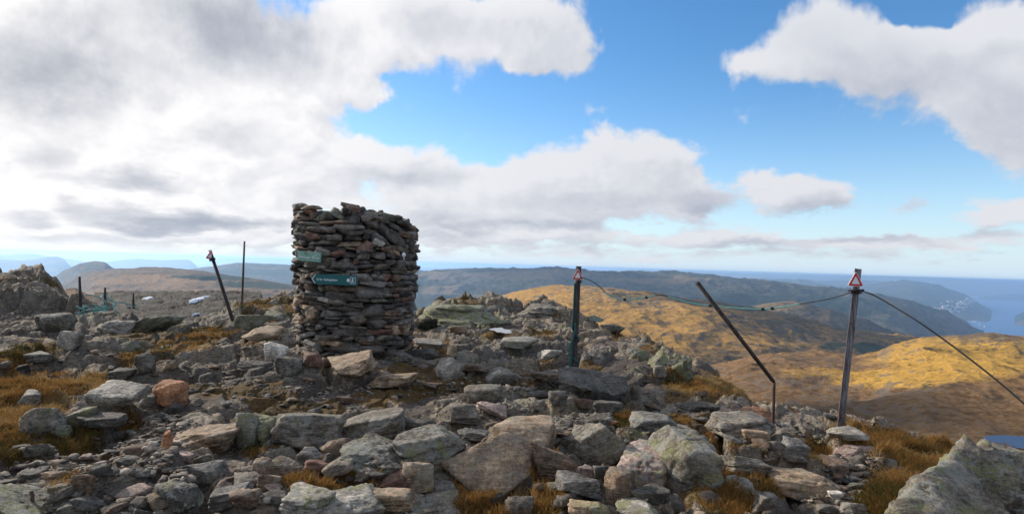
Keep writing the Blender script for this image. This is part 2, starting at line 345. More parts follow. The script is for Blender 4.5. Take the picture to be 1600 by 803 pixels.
# column px -> (edge depth, edge py, [extra (D, z)])
ED = [(-500, 24, 400, None), (-150, 22, 415, None), (0, 21, 430, None), (35, 21, 427, None), (65, 21, 432, None), (90, 20, 452, None), (112, 19, 474, None), (150, 17, 492, 1), (200, 16, 500, 1), (250, 15.5, 505, 1), (300, 15.5, 506, 1),
      (345, 16.5, 497, 1), (380, 19, 474, 1), (410, 21.5, 465, 1), (460, 21.5, 464, None), (560, 20, 470, None), (650, 18, 494, None), (690, 20, 477, None), (730, 21, 466, None),
      (770, 21, 474, None), (800, 21, 484, None), (850, 22, 479, None), (890, 20, 488, None), (950, 17, 506, None), (1000, 15, 523, None), (1050, 13.5, 541, None), (1100, 12, 564, None),
      (1150, 11, 592, None), (1190, 10.3, 617, None), (1240, 10, 623, None), (1310, 9.6, 642, None), (1380, 9.4, 665, None), (1450, 9, 691, None), (1530, 8.8, 706, None), (1600, 8.6, 714, None), (1800, 8.4, 732, None), (2400, 8, 760, None)]
DN = np.array([.5, 3, 4, 5, 6, 7, 8, 9, 10, 11, 12, 13, 14, 15, 16, 17, 18, 19, 20, 21, 22, 24, 26, 30, 36, 42, 46, 52, 60, 80, 120, 200, 320])
cols_t, tab = [], []
for (px, De, pe, ridge) in ED:
    ze = zat(px, De, pe); z = []
    for D in DN:
        if D <= De:
            f = smooth(np.array([D]), De*(.5 if px > 900 else .62), De)[0]; v = ze*f
        elif ridge or px < 112:
            # a saddle and a dark rock ridge 45 m off behind it, then the drop
            kr = zat(px, 46, 459 - (3 if px > 150 else 0))
            if px < 112: kr = -3.5
            v = np.interp(D, [De, De*1.25, 30, 46, 52, 80, 120, 200, 320], [ze, ze-(.9 if px > 112 else 1.6), min(kr-.5, ze-1.), kr, kr-.5, kr-16, kr-45, -110, -190])
        else: v = ze - .62*(D-De) + (.62*6*(1-math.exp(-(D-De)/6))*.55)
        z.append(v)
    cols_t.append((px-800)/F); tab.append(z)
cols_t = np.array(cols_t); tab = np.array(tab)
def base_z(t, D):
    t = np.clip(t, cols_t[0], cols_t[-1]-1e-6); D = np.clip(D, DN[0], DN[-1]-1e-6)
    i = np.clip(np.searchsorted(cols_t, t, side='right')-1, 0, len(cols_t)-2); j = np.clip(np.searchsorted(DN, D, side='right')-1, 0, len(DN)-2)
    a = (t-cols_t[i])/(cols_t[i+1]-cols_t[i]); b = (D-DN[j])/(DN[j+1]-DN[j]); a = a*a*(3-2*a)*.5+a*.5
    return (tab[i, j]*(1-a)+tab[i+1, j]*a)*(1-b) + (tab[i, j+1]*(1-a)+tab[i+1, j+1]*a)*b
TURF = [(50,600,100,24,.72),(10,650,50,40,.85),(60,640,50,24,.7),(110,690,50,24,.75),(20,700,40,25,.8),(150,600,28,14,1),(230,560,60,12,.6),(290,540,60,12,.8),(330,520,50,10,.7),(400,478,40,10,.9),(455,480,20,12,.8),
        (60,545,60,10,.6),(20,560,40,10,.6),(110,760,14,12,.8),(200,660,18,8,.8),(395,700,12,12,.6),(470,745,26,12,.9),(510,765,50,10,1),(555,775,40,12,.9),(720,785,50,14,1),(775,792,45,14,1),(850,745,22,18,.9),(845,785,28,20,.9),
        (975,655,30,16,1),(1070,606,32,12,1.1),(1050,590,26,8,.8),(1110,600,40,16,1),(1150,605,30,14,1),(1060,660,24,8,.8),(1105,700,12,40,.9),(1150,740,40,14,.9),(1135,785,34,24,1),(1190,760,30,12,.8),
        (1270,705,28,14,.9),(1340,690,30,10,.9),(1380,690,50,16,1.1),(1430,705,60,16,1.1),(1480,710,60,16,1.1),(1440,725,40,20,1),(1400,760,40,20,1.1),(1375,785,30,20,1.1),(1560,705,80,10,1.1),(1620,715,60,12,1),(1540,700,80,10,1),(1325,672,30,8,.7),
        (760,525,20,7,.7),(848,521,26,5,.8),(975,521,26,6,.8),(1020,543,20,6,.5),(530,600,8,5,.3),(855,565,14,5,.5),(690,550,10,6,.6),(380,640,12,8,.4)]
SOIL = [(480,612,130,14,.8),(700,605,60,16,.9),(640,600,70,10,.6),(230,700,60,22,1.1),(260,665,50,16,.9),(160,735,60,22,.8),(60,730,60,20,.7),(330,600,60,16,.5),(1360,745,50,26,1.1),(1320,760,50,22,.9),(1330,725,50,14,.8),
        (800,650,60,25,.5),(830,610,50,20,.5),(400,560,40,12,.4),(180,770,100,24,.7),(120,520,70,8,.5),(650,775,100,20,.6),(900,660,50,20,.6),(280,740,50,20,.5)]
def blobs(px, py, L):
    r = np.zeros_like(px)
    for (x, y, a, b, wt) in L: r = np.maximum(r, wt*(1-smooth(np.sqrt(((px-x)/a)**2+((py-y)/b)**2), .45, 1.25)))
    return r
def ground_eval(x, y, full=False):
    x = np.asarray(x, float); y = np.asarray(y, float)
    D = np.maximum(y, .5); t = np.clip(x/D, -1.3, 1.6)
    Dq = np.where(np.abs(x/D) < 1.25, D, np.hypot(x, y)/1.6)
    zb = base_z(t, Dq)
    back = smooth(-y, -2., 1.5); rr = np.hypot(x, y)
    zb = zb*(1-back) + back*(-.15-.35*np.maximum(rr-9, 0))
    px, py = proj(x, y, zb); inf = (y > 1)
    n1 = fbm(x/.5, y/.5, o=4, s=3)
    px2 = px + 14*n1; py2 = py + 6*fbm(x/.5+5, y/.5, o=3, s=8)
    tu = np.where(inf, blobs(px2, py2, TURF), .5); so = np.where(inf, blobs(px2, py2, SOIL), .3)
    # scattered small turf and gravel pockets
    pk = fbm(x/1.3, y/1.3, o=4, s=21); tu = np.maximum(tu, .75*smooth(pk, .22, .42)*smooth(rr, 3, 6)); so = np.maximum(so, .8*smooth(fbm(x/1.1, y/1.1, o=4, s=31), .2, .42)); band = smooth(rr, 27, 33)*smooth(t, -.72, -.66)*smooth(t, .2, 0); so = np.maximum(so, .75*band)
    soft = np.clip(np.maximum(tu, so), 0, 1)
    near = 1/(1+(rr/26)**2)
    big = .16*fbm(x/3.2, y/3.2, o=3, s=5) + .05*fbm(x/.9, y/.9, o=3, s=15)
    edge = smooth(rr, 60, 20)
    s1, a1, b1_, e1 = slabs(x, y, 1.25, 100, .55, .5); s2, a2, b2_, e2 = slabs(x, y, .48, 200, .5, .9); s3, _, _, e3 = slabs(x, y, .17, 300, .4, .2)
    rock = .30*s1 + .15*s2 + .034*s3 + .045*fbm(x/.22, y/.22, o=4, s=71, ridge=True)
    wild = smooth(rr, 13, 24)*(1-.75*smooth(rr, 27, 33)*smooth(t, -.72, -.66)); rock = rock*(1+.35*wild) + wild*(1-.6*band)*(.36*fbm(x/4.5, y/4.5, o=4, s=77, ridge=True)*(.3+.7*smooth(t, -.1, -.5)) + .16*s1)
    soil_h = .018*fbm(x/.12, y/.12, o=3, s=81) + .03*fbm(x/.5, y/.5, o=3, s=85) - .03
    flat = np.exp(-(((x-CX)/1.7)**2+((y-CY)/1.5)**2)**2)
    z = zb + big*(1-.8*flat) + rock*(1-.8*soft)*(1-.75*flat) + soil_h*soft
    z = z + (1-edge)*(2.2*fbm(x/14, y/14, o=5, s=91)+6*fbm(x/60, y/60, o=3, s=92))*smooth(rr, 55, 140)
    if not full: return z
    global HEATH; HEATH = band
    tone = (1-.7*smooth(rr, 27, 32))*(.5*_h(a1, b1_, np.zeros_like(a1), 7) + .3*_h(a2, b2_, np.zeros_like(a1), 9) + .25*fbm(x/2, y/2, o=3, s=55)+.08)
    lich = .7*smooth(fbm(x/1.6, y/1.6, o=4, s=61), .0, .5) + .8*blobs(px, py, [(1030,560,80,30,1),(740,490,90,30,.8),(1050,700,90,60,.6),(170,740,60,40,.6),(1240,640,100,20,.4),(420,680,60,40,.5),(230,520,90,40,.4)])
    return z, tu, so, np.clip(tone, 0, 1), np.clip(lich, 0, 1)
CX, CY = P(556, 560, 11.7).x, 11.7
def gz(x, y): return float(ground_eval(np.array([x]), np.array([y]))[0])
# polar grid round the viewpoint, finest inside the photograph's field
azs = np.unique(np.concatenate([np.linspace(-180, -60, 60), np.linspace(-60, -44, 60), np.linspace(-44, 44, 1250), np.linspace(44, 60, 60), np.linspace(60, 180, 60)]))[:-1]
rs = np.concatenate([np.linspace(.3, 3.2, 26)[:-1], np.geomspace(3.2, 26, 560)[:-1], np.geomspace(26, 80, 130)[:-1], np.geomspace(80, 420, 40)])
A, Rr = np.meshgrid(np.radians(azs), rs, indexing='ij'); GX = Rr*np.sin(A); GY = Rr*np.cos(A)
GZ, TU, SO, TO, LI = ground_eval(GX, GY, True)
GZ = np.maximum(GZ, -250)
me = mesh_np('ground', np.stack([GX, GY, GZ], -1).reshape(-1, 3), grid_faces(len(azs), len(rs), True)[:, ::-1])
# close the tiny hole under the viewer's feet
for nm, a in (('turf', TU), ('soil', SO), ('tone', TO), ('lichen', LI), ('heath', HEATH)): fattr(me, nm, a)
ground = tag(obj('ground', me, groundmat()), kind='structure')
n_ = len(azs); cf = bpy.data.meshes.new('ground_centre')

# quick height lookup from the built grid
def gz_fast(x, y):
    a = np.degrees(np.arctan2(x, y)); r = np.hypot(x, y)
    i = np.clip(np.searchsorted(azs, a)-1, 0, len(azs)-2); j = np.clip(np.searchsorted(rs, r)-1, 0, len(rs)-2)
    u = (a-azs[i])/(azs[i+1]-azs[i]); v = (r-rs[j])/(rs[j+1]-rs[j])
    return (GZ[i, j]*(1-u)+GZ[i+1, j]*u)*(1-v)+(GZ[i, j+1]*(1-u)+GZ[i+1, j+1]*u)*v
def hit(px, py, d0=2.5, d1=60):
    """depth at which the line of sight through this point of the photograph meets the ground"""
    D = np.geomspace(d0, d1, 900); v = ray(px, py); z = EYE+v.z*D; g = gz_fast(v.x*D, D)
    k = np.argmax(z < g); 
    if z[k] >= g[k]: k = len(D)-1
    return float(D[k])
del cf

# ------------------------------------------------------------------ hills, water
def hill(name, mat, crest, Dc, front, back, amp, taper=(0, 0), forest=(), gold=(), goldbase=.5, rows=170, cols=420, rough=1., shape=1.3, pxr=None, nscale=.16, pond=None):
    """a ridge with its own distance, foot in front and fall behind. crest: (px, py); front/back: (depth, z)"""
    cp = np.array([c[0] for c in crest], float)
    x0, x1 = pxr or (cp[0], cp[-1])
    pxs = np.linspace(x0, x1, cols); py_ = np.interp(pxs, cp, [c[1] for c in crest])
    ker = np.array([1, 2, 3, 2, 1.])/9; py_ = np.convolve(np.pad(py_, 2, mode='edge'), ker, 'valid')
    Dcs = np.interp(pxs, cp, [c[2] if len(c) > 2 else Dc for c in crest])
    zc = np.array([zat(a, d, b) for a, b, d in zip(pxs, py_, Dcs)])
    s = np.concatenate([np.linspace(0, 1, int(rows*.75))[:-1], np.linspace(1, 2, rows-int(rows*.75)+1)])
    T, S = np.meshgrid((pxs-800)/F, s, indexing='ij'); ZC = zc[:, None]; DC = Dcs[:, None]
    fD = front[0]*(Dcs/Dc)[:, None]; bD = back[0]*(Dcs/Dc)[:, None]
    Dd = np.where(S <= 1, fD+(DC-fD)*S, DC+(bD-DC)*(S-1))
    u = np.clip(S, 0, 1); prof = 1-(1-u)**shape
    Z = np.where(S <= 1, front[1]+(ZC-front[1])*prof, ZC+(back[1]-ZC)*np.clip(S-1, 0, 1)**1.6)
    X = T*Dd; L = Dc*nscale
    env = np.sin(np.clip(S, 0, 2)*math.pi/2)**.6; env = np.where(np.isnan(env), 0, env)
    lim = .35+.65*smooth(np.abs(S-1), .0, .12)
    n = fbm(X/L, Dd/L, o=7, s=len(name)*13, ridge=True, g=.52)*.65 + fbm(X/L*.5, Dd/L*.5, o=5, s=len(name)*7+1)*.6
    Z = Z + amp*n*env*lim
    Z = Z + amp*.12*fbm(X/L*9, Dd/L*9, o=4, s=5)*env
    U = np.linspace(0, 1, cols)[:, None]; tp_ = np.ones_like(U)
    if taper[0]: tp_ = tp_*smooth(U, 0, taper[0])
    if taper[1]: tp_ = tp_*smooth(1-U, 0, taper[1])
    Z = min(front[1], back[1])+(Z-min(front[1], back[1]))*tp_**.7
    if pond is not None:
        q = np.sqrt(((X-pond.x)/18)**2+((Dd-pond.y)/12)**2); Z = Z+(pond.z-2.5-Z)*smooth(q, 3.2, 1.1)+np.where(q < 1.6, 0, 0)
    me = mesh_np(name, np.stack([X, Dd, Z], -1).reshape(-1, 3), grid_faces(cols, len(s)))
    px_, py2 = proj(X, Dd, Z)
    wx = px_ + 25*fbm(X/L*2, Dd/L*2, o=4, s=2); wy = py2 + 8*fbm(X/L*2+7, Dd/L*2, o=4, s=4)
    fattr(me, 'forest', blobs(wx, wy, forest) if len(forest) else np.zeros(X.shape)); g = blobs(wx, wy, gold) if len(gold) else np.zeros(X.shape)
    fattr(me, 'gold', np.clip(goldbase+g*(1-goldbase), 0, 1))
    o = tag(obj(name, me, mat), kind='structure')
    i0 = lambda a: int(np.clip(round((a-x0)/(x1-x0)*(cols-1)), 0, cols-1))
    def march(px, py):
        k = i0(px); _, pv = proj(X[k], Dd[k], Z[k]); vis = np.minimum.accumulate(pv); j = np.argmax(vis <= py)
        return Vector((X[k][j], Dd[k][j], Z[k][j]))
    return o, march
SEA = -980.
GOLD = (.46, .25, .055); BROWN = (.15, .078, .040); GREY = (.21, .19, .175)
m_gold = hillmat('golden_grass_hill', GOLD, (.095, .065, .030), (.15, .14, .12), .30, 1/110.)
m_moor = hillmat('moorland', (.50, .285, .055), (.20, .112, .048), (.17, .145, .12), .28, 1/70.)
m_dark = hillmat('heath_hill', (.20, .135, .06), (.060, .048, .030), (.13, .125, .12), .3, 1/150.)
m_far = hillmat('far_hill', (.20, .135, .07), (.040, .050, .032), (.16, .14, .13), .35, 1/260.)
m_left = hillmat('left_hill', (.30, .175, .08), (.12, .078, .045), (.16, .15, .14), .3, 1/120.)
hill('moorland', m_moor, [(820,640),(900,620),(1000,600),(1080,587),(1130,575),(1180,563),(1230,556),(1290,560),(1340,562),(1375,556),(1400,543),(1450,530),(1500,524),(1550,523),(1600,531),(1700,545),(1900,560),(2200,570)],
     1250, (170, -135), (2100, -420), 26, forest=[(1450,600,26,7,.5),(1300,660,30,8,.4)], gold=[(1500,560,160,38,1),(1400,590,120,18,.9),(1260,580,60,12,.6),(1560,545,120,20,1)], goldbase=.12, rows=420, cols=620, shape=.62, pond=P(1604, 690, 505))
hill('golden_hill', m_gold, [(560,540),(640,520),(720,498),(770,471),(800,457),(850,448),(900,446),(960,450),(1010,455),(1060,462),(1100,470),(1200,488),(1300,512),(1400,532),(1480,548),(1600,575),(1800,590)],
     2600, (1150, -330), (4300, -620), 50, forest=[(885,492,24,10,.9),(925,497,18,6,.8),(1360,546,34,13,1.4),(1300,540,50,6,.6),(980,560,40,8,.5)],
     gold=[(900,465,130,20,.9),(1000,500,130,30,1),(1080,530,100,18,.9),(880,520,80,20,.9),(1150,540,60,10,.7)], goldbase=.38, rows=360, cols=620)
hill('heath_ridge', m_dark, [(1040,520),(1110,498),(1150,484),(1200,474),(1225,472),(1260,476),(1300,483),(1340,496),(1400,520),(1440,533),(1500,548),(1600,570)],
     4200, (3000, -640), (6000, -850), 70, forest=[(1380,530,60,14,.6),(1300,520,60,14,.5)], gold=[(1200,480,60,6,1),(1260,500,80,6,.8)], goldbase=.35, rows=220, cols=420)
hill('long_ridge', m_far, [(540,430),(620,425),(652,424),(702,421),(787,420),(830,421),(870,424),(920,428),(985,430),(1080,433),(1150,437),(1250,447),(1330,457),(1420,474),(1480,495),(1540,530)],
     8000, (4600, -860), (11500, -960), 145, forest=[(700,472,90,14,.6),(800,455,60,10,.5),(1150,470,120,14,.7),(1300,480,120,20,.8),(950,440,90,7,.4)], gold=[(690,452,40,7,1),(800,430,150,8,.9),(1030,438,100,6,.9),(700,432,60,8,.8),(740,462,30,3,.9)], goldbase=.3, rows=240, cols=520, nscale=.11)  # gold blobs put sunlit patches into the ridge colour
Ht, H_march = hill('fjord_mountain', m_far, [(1000,452),(1100,449),(1150,446),(1200,445),(1250,441),(1300,446),(1340,451),(1370,447),(1400,443),(1430,441),(1460,447),(1500,461),(1525,470),(1545,478,17500),(1556,482,17200)],
     20000, (14300, SEA-15), (26000, SEA-20), 210, (0, .10), forest=[(1450,480,80,12,.9),(1300,470,120,12,.8),(1150,460,80,8,.7)], goldbase=.3, rows=200, cols=520, nscale=.09)
hill('valley_ridge', m_far, [(980,462),(1060,456),(1130,452),(1190,456),(1240,453),(1290,459),(1340,456),(1380,462),(1430,474),(1470,487)], 12500, (9800, -930), (14500, -965), 110, (.12, .06), forest=[(1200,466,120,8,.8),(1400,475,60,8,.8)], gold=[(1290,459,50,5,.9)], goldbase=.3, rows=110, cols=420, nscale=.09)  # gold blob paints a sunlit patch on the crest
hill('inland_mountains', m_far, [(860,428),(940,431),(1010,434),(1090,432),(1160,437),(1230,436),(1290,440),(1350,437),(1400,441),(1440,446),(1480,452)], 28000, (23500, SEA-15), (34000, SEA-20), 170, (.15, .12), forest=[(1200,440,200,5,.5)], gold=[(1150,437,60,3,.9)], goldbase=.3, rows=80, cols=420, nscale=.05)  # sunlit patch coloured in by the gold blob
hill('fjord_point', m_far, [(1425,502),(1465,502),(1490,502),(1505,503),(1524,505)], 13600, (12500, SEA-10), (14800, SEA-20), 12, (.1, .25), forest=[(1480,508,60,10,1.3)], rows=50, cols=140)
hill('east_shore', m_far, [(1520,460),(1560,456),(1600,459),(1640,450),(1760,444),(2000,440)], 32000, (29000, SEA-15), (40000, SEA-20), 90, (.2, 0), forest=[(1600,465,100,8,.7)], rows=60, cols=300, nscale=.06)
hill('east_headland', m_far, [(1583,500),(1592,493),(1605,484),(1640,475),(1760,470)], 14500, (13500, SEA-15), (19000, SEA-20), 60, (.16, 0), forest=[(1620,490,80,20,.9)], rows=60, cols=200, nscale=.08)
hill('distant_mountains', m_far, [(560,421),(700,419),(850,421),(960,423),(1050,424),(1120,427),(1200,430),(1300,431),(1400,433),(1480,436),(1560,440),(1640,442),(1800,446),(2000,450)], 46000, (36000, SEA-15), (60000, SEA-20), 230, forest=[], rows=70, cols=520, nscale=.05)
hill('brown_hill', m_left, [(-300,470),(40,462),(80,452),(100,448),(125,434),(150,426),(170,422),(250,418),(300,421),(350,429),(400,438),(460,450),(560,470),(660,500)],
     3000, (1300, -420), (4400, -560), 40, forest=[(330,432,90,8,.7),(400,445,90,10,.6)], gold=[(260,440,130,14,.9),(180,460,60,14,.7),(350,458,90,6,.9)], goldbase=.3, rows=240, cols=520)
hill('low_knoll', m_left, [(90,470),(105,452),(120,450),(135,458),(160,470),(190,482),(260,500)], 700, (320, -110), (1000, -240), 6, gold=[(130,465,50,14,.6)], goldbase=.25, rows=120, cols=240)
hill('dome_hill', m_dark, [(60,450),(84,436),(100,424),(125,412),(150,408),(165,410),(176,418),(200,428),(240,440)], 5200, (4200, -480), (7000, -900), 30, forest=[(150,420,60,12,.5)], gold=[(125,430,30,14,.8)], rows=120, cols=260)
hill('west_ridge', m_far, [(250,430),(300,420),(335,416),(370,411),(440,414),(520,419),(600,424),(680,430)], 9000, (6500, -800), (12000, -970), 60, forest=[(400,425,150,10,.6)], gold=[(430,420,60,4,.6)], goldbase=.3, rows=110, cols=300)
hill('west_hills', m_far, [(-400,404),(-60,410),(0,409),(40,408),(75,403),(100,400),(115,403),(130,409),(150,420)], 15000, (11500, SEA-10), (21000, SEA-20), 90, (0, .12), forest=[], rows=100, cols=300, nscale=.08)
hill('west_islands', m_far, [(-400,396),(-60,400),(0,398),(50,396.5),(70,400),(100,404),(140,410),(165,411),(185,407),(215,405.5),(250,407),(290,406),(310,410),(330,413)], 25000, (21000, SEA-10), (33000, SEA-20), 80, (0, .05), forest=[], rows=70, cols=360, nscale=.05)
hill('skerries', m_far, [(300,404.5),(340,403.2),(420,403),(500,407),(560,410)], 52000, (48000, SEA-10), (64000, SEA-20), 60, (.2, .2), rows=40, cols=240, nscale=.04)
# the sea and the fjord: one sheet out to the horizon
n = 96; a = np.linspace(0, 2*math.pi, n, endpoint=False); rr_ = np.array([1., 3000, 8000, 16000, 30000, 60000, 110000, 170000])
v = np.stack([np.outer(np.sin(a), rr_), np.outer(np.cos(a), rr_), np.full((n, len(rr_)), SEA)], -1).reshape(-1, 3)
tag(obj('sea', mesh_np('sea', v, grid_faces(n, len(rr_), True)[:, ::-1]), watermat('sea_water', (.02, .10, .24), .45, .004, .6)), kind='structure')

# ------------------------------------------------------------------ haze and added shade clouds above it
bm = bmesh.new(); bmesh.ops.create_cube(bm, size=1)
for q in bm.verts: q.co = Vector((q.co.x*360000, q.co.y*360000, (SEA-1) if q.co.z < 0 else 30))
me = bpy.data.meshes.new('haze'); bm.to_mesh(me); bm.free()
mh = bpy.data.materials.new('air'); mh.use_nodes = True; t = NT(mh.node_tree); t.n.clear()
pv = t.new('ShaderNodeVolumePrincipled'); pv.inputs['Color'].default_value = (.43, .66, .97, 1); pv.inputs['Density'].default_value = 4.2e-5; pv.inputs['Anisotropy'].default_value = .42
mo = t.new('ShaderNodeOutputMaterial'); t.l.new(pv.outputs[0], mo.inputs['Volume'])
hz = tag(obj('haze', me, mh), kind='stuff'); hz.display_type = 'WIRE'

# unseen clouds added toward the sun to shade the summit and some hills
m_cl, t, b = newmat('shade_cloud_white'); b.inputs['Base Color'].default_value = (.85, .86, .88, 1); b.inputs['Roughness'].default_value = 1
trn = t.new('ShaderNodeBsdfTransparent'); mxs = t.new('ShaderNodeMixShader'); mxs.inputs[0].default_value = .80
oo = [n for n in t.n if n.type == 'OUTPUT_MATERIAL'][0]; t.l.new(trn.outputs[0], mxs.inputs[1]); t.l.new(b.outputs[0], mxs.inputs[2]); t.l.new(mxs.outputs[0], oo.inputs[0])
CLV, CLF, off = [], [], 0; rc = np.random.default_rng(3)
def add_shade_cloud(target, dist, rx, ry):
    global off
    c = Vector(target)+sdir*dist; d, f = IC5
    for q in range(7):
        o = rc.uniform(-.5, .5, 2)*(q > 0); sc3 = np.array([rx, ry, min(rx, ry)*.22])*(1 if q == 0 else rc.uniform(.35, .6))
        n_ = fbm(d[:, 0]*1.7+q*5, d[:, 1]*1.7+rx*.001, d[:, 2]*1.7, o=4, s=q)
        v_ = d*(1+.38*n_)[:, None]*sc3+np.array(c)+np.array([o[0]*rx*1.6, o[1]*ry*1.6, 0]); CLV.append(v_); CLF.append(f+off); off += len(v_)
b_ico = bmesh.new(); bmesh.ops.create_icosphere(b_ico, subdivisions=4, radius=1)
IC5 = (np.array([q.co[:] for q in b_ico.verts]), np.array([[q.index for q in f.verts] for f in b_ico.faces])); b_ico.free()
add_shade_cloud(P(1300, 650, 640), 9000, 150, 120)
add_shade_cloud(P(1230, 492, 2700), 14000, 620, 330)
add_shade_cloud(P(900, 440, 7400), 26000, 1100, 700)
tag(obj('added_shade_clouds', mesh_np('added_shade_clouds', np.vstack(CLV), np.vstack(CLF)), m_cl), kind='stuff')
CLV, CLF, off = [], [], 0
d, f = IC5; n_ = fbm(d[:, 0]*1.7, d[:, 1]*1.7, d[:, 2]*1.7, o=4, s=1); c = Vector((0, 9, 0))+sdir*7000
thin = mesh_np('added_shade_clouds', d*(1+.3*n_)[:, None]*np.array([420, 460, 60])+np.array(c), f)
m_th = m_cl.copy(); m_th.name = 'thin_shade_cloud_white'
[n for n in m_th.node_tree.nodes if n.type == 'MIX_SHADER'][0].inputs[0].default_value = .17
tag(obj('added_shade_clouds', thin, m_th), kind='stuff')  # unseen thin cloud added to dim the sun over the summit

# ------------------------------------------------------------------ stones
_ico = {}
def ico(k):
    if k not in _ico:
        b = bmesh.new(); bmesh.ops.create_icosphere(b, subdivisions=k, radius=1)
        _ico[k] = (np.array([q.co[:] for q in b.verts]), np.array([[q.index for q in f.verts] for f in b.faces])); b.free()
    return _ico[k]
def poly_radius(d, N, H, p):
    q = np.maximum(d @ N.T, 0)/H
    m = q.max(1, keepdims=True); return 1/(m[:, 0]*((q/m)**p).sum(1)**(1/p))
def stone_shape(k, seed, p=22, npl=11, boxy=.5, rough=.06, fine=.022):
    r = np.random.default_rng(seed); d, f = ico(k)
    N = [(1,0,0),(-1,0,0),(0,1,0),(0,-1,0),(0,0,1),(0,0,-1)] if boxy > .2 else [(0,0,1),(0,0,-1)]
    N = np.array(N, float); N = N + r.normal(0, .20, N.shape); H = r.uniform(.80, 1.0, len(N))
    p = p*2.4; npl = max(npl-3, 3)
    M = r.normal(0, 1, (npl, 3)); M /= np.linalg.norm(M, axis=1)[:, None]
    N = N/np.linalg.norm(N, axis=1)[:, None]
    N = np.vstack([N, M]); H = np.concatenate([H, r.uniform(.72, 1.12, npl)])
    v = d*poly_radius(d, N, H, p)[:, None]; o = r.uniform(-50, 50, 3)
    a = fbm(v[:, 0]*1.6+o[0], v[:, 1]*1.6+o[1], v[:, 2]*1.6+o[2], o=4, s=seed % 97)
    b = fbm(v[:, 0]*6+o[0], v[:, 1]*6+o[1], v[:, 2]*9+o[2], o=3, s=seed % 89, ridge=True)
    v = v*(1+rough*1.6*a+fine*1.6*b)[:, None]
    # layered rock: beds along one direction stand proud or are worn back, broken by a few steps
    ax = r.normal(0, .35, 3)+np.array([0, 0, 1]); ax /= np.linalg.norm(ax); q = v@ax
    w_ = .35*fbm(v[:, 0]*1.3+o[1], v[:, 1]*1.3, v[:, 2]*1.3, o=2, s=9)
    st = vn(q*3.2+w_+o[2], q*0+o[0], s=4)*.6+vn(q*7.5+w_*2+o[0], q*0+o[1], s=6)*.4
    st = np.tanh(st*3)
    lat = v-np.outer(q, ax); v = v+lat*(st*(.022+fine))[:, None]
    ca = vn(v[:, 0]*2.3+o[0], v[:, 1]*2.3+o[1], v[:, 2]*2.3, s=12); v = v*(1-.10*smooth(-np.abs(ca), -.09, 0)*(1+rough*6)*.6)[:, None]
    v = v - (v.max(0)+v.min(0))/2; v = v/np.abs(v).max(0)
    return v, f
def stone_mesh(name, k, seed, dims, **kw):
    v, f = stone_shape(k, seed, **kw); return mesh_np(name, v*np.array(dims)/2, f)
def hull_stone(name, pts, k=5, p=26, rough=.02, fine=.012, seed=1):
    """block whose corners are given; edges worn round"""
    P_ = np.array([q[:] for q in pts]); c = P_.mean(0); b = bmesh.new()
    for q in P_ - c: b.verts.new(q)
    bmesh.ops.convex_hull(b, input=b.verts); b.normal_update()
    N = np.array([f.normal[:] for f in b.faces]); H = np.array([f.normal.dot(f.verts[0].co) for f in b.faces]); b.free()
    s = H < 0; N[s] *= -1; H = np.maximum(np.abs(H), 1e-3)
    key = np.round(N, 2); _, u = np.unique(key, axis=0, return_index=True); N, H = N[u], H[u]
    d, f = ico(k); S = np.linalg.norm(P_-c, axis=1).mean()
    # stretch the sphere so points are spread evenly over flat blocks
    ex = (P_-c).std(0)+1e-6; d2 = d*ex; d2 /= np.linalg.norm(d2, axis=1)[:, None]
    v = d2*poly_radius(d2, N, H, p)[:, None]; o = seed*3.7
    a = fbm(v[:, 0]/S*1.6+o, v[:, 1]/S*1.6, v[:, 2]/S*1.6, o=4, s=seed); bb = fbm(v[:, 0]/S*7+o, v[:, 1]/S*7, v[:, 2]/S*10, o=4, s=seed+5, ridge=True)
    v = v + d2*(S*(rough*1.5*a+fine*1.5*bb))[:, None]
    return mesh_np(name, v, f), Vector(c)

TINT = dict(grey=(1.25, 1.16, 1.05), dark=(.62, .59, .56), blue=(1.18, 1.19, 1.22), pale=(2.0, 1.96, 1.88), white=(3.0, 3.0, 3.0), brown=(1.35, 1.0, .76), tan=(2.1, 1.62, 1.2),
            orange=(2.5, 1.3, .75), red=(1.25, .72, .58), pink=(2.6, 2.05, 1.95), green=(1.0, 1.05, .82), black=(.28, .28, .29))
def rock_at(label, cat, x, y, wd, ht, tint='grey', lich=.1, tilt=0., yaw=None, p=20, depth=.8, seed=None, group=None, name='boulder', boxy=.5, k=None, bury=None, npl=11):
    """a separate stone whose outline covers this place in the photograph, resting in the ground there"""
    seed = seed or int(x*7+y*13); r = random.Random(seed)
    if bury is None: bury = .45 if boxy <= .35 else .32 if wd > 30 else .2
    if boxy <= .35: depth = max(depth, 1.2)
    D = hit(x, min(y+ht*.32, 900)); base = P(x, y+ht*.32, D)
    s = D/F; W_ = wd*s; dep = W_*depth
    el_ = math.atan2(EYE-base.z, D)
    Hh = max((ht*s-dep*math.sin(el_)*.8)/math.cos(el_), W_*.22)*(1+bury)
    D2 = D+dep*.12; c = P(x, y, D2)
    g = gz(c.x, D2); z = g+Hh*(.5-bury)
    k = k or (5 if wd > 60 else 4 if wd > 16 else 3)
    me = stone_mesh(name, k, seed, (W_*1.06, dep, Hh), p=p*1.25, boxy=boxy, npl=npl, rough=.06 if boxy > .35 else .13, fine=.026 if boxy > .35 else .05)
    o = obj(name, me, M_rock, loc=(c.x, D2, z)); o.rotation_euler = (R(r.uniform(-6, 6)), R(tilt), R(yaw if yaw is not None else r.uniform(-14, 14)))
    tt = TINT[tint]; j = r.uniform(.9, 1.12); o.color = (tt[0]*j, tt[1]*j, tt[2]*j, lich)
    tag(o, label, cat, group); return o
OCC = []
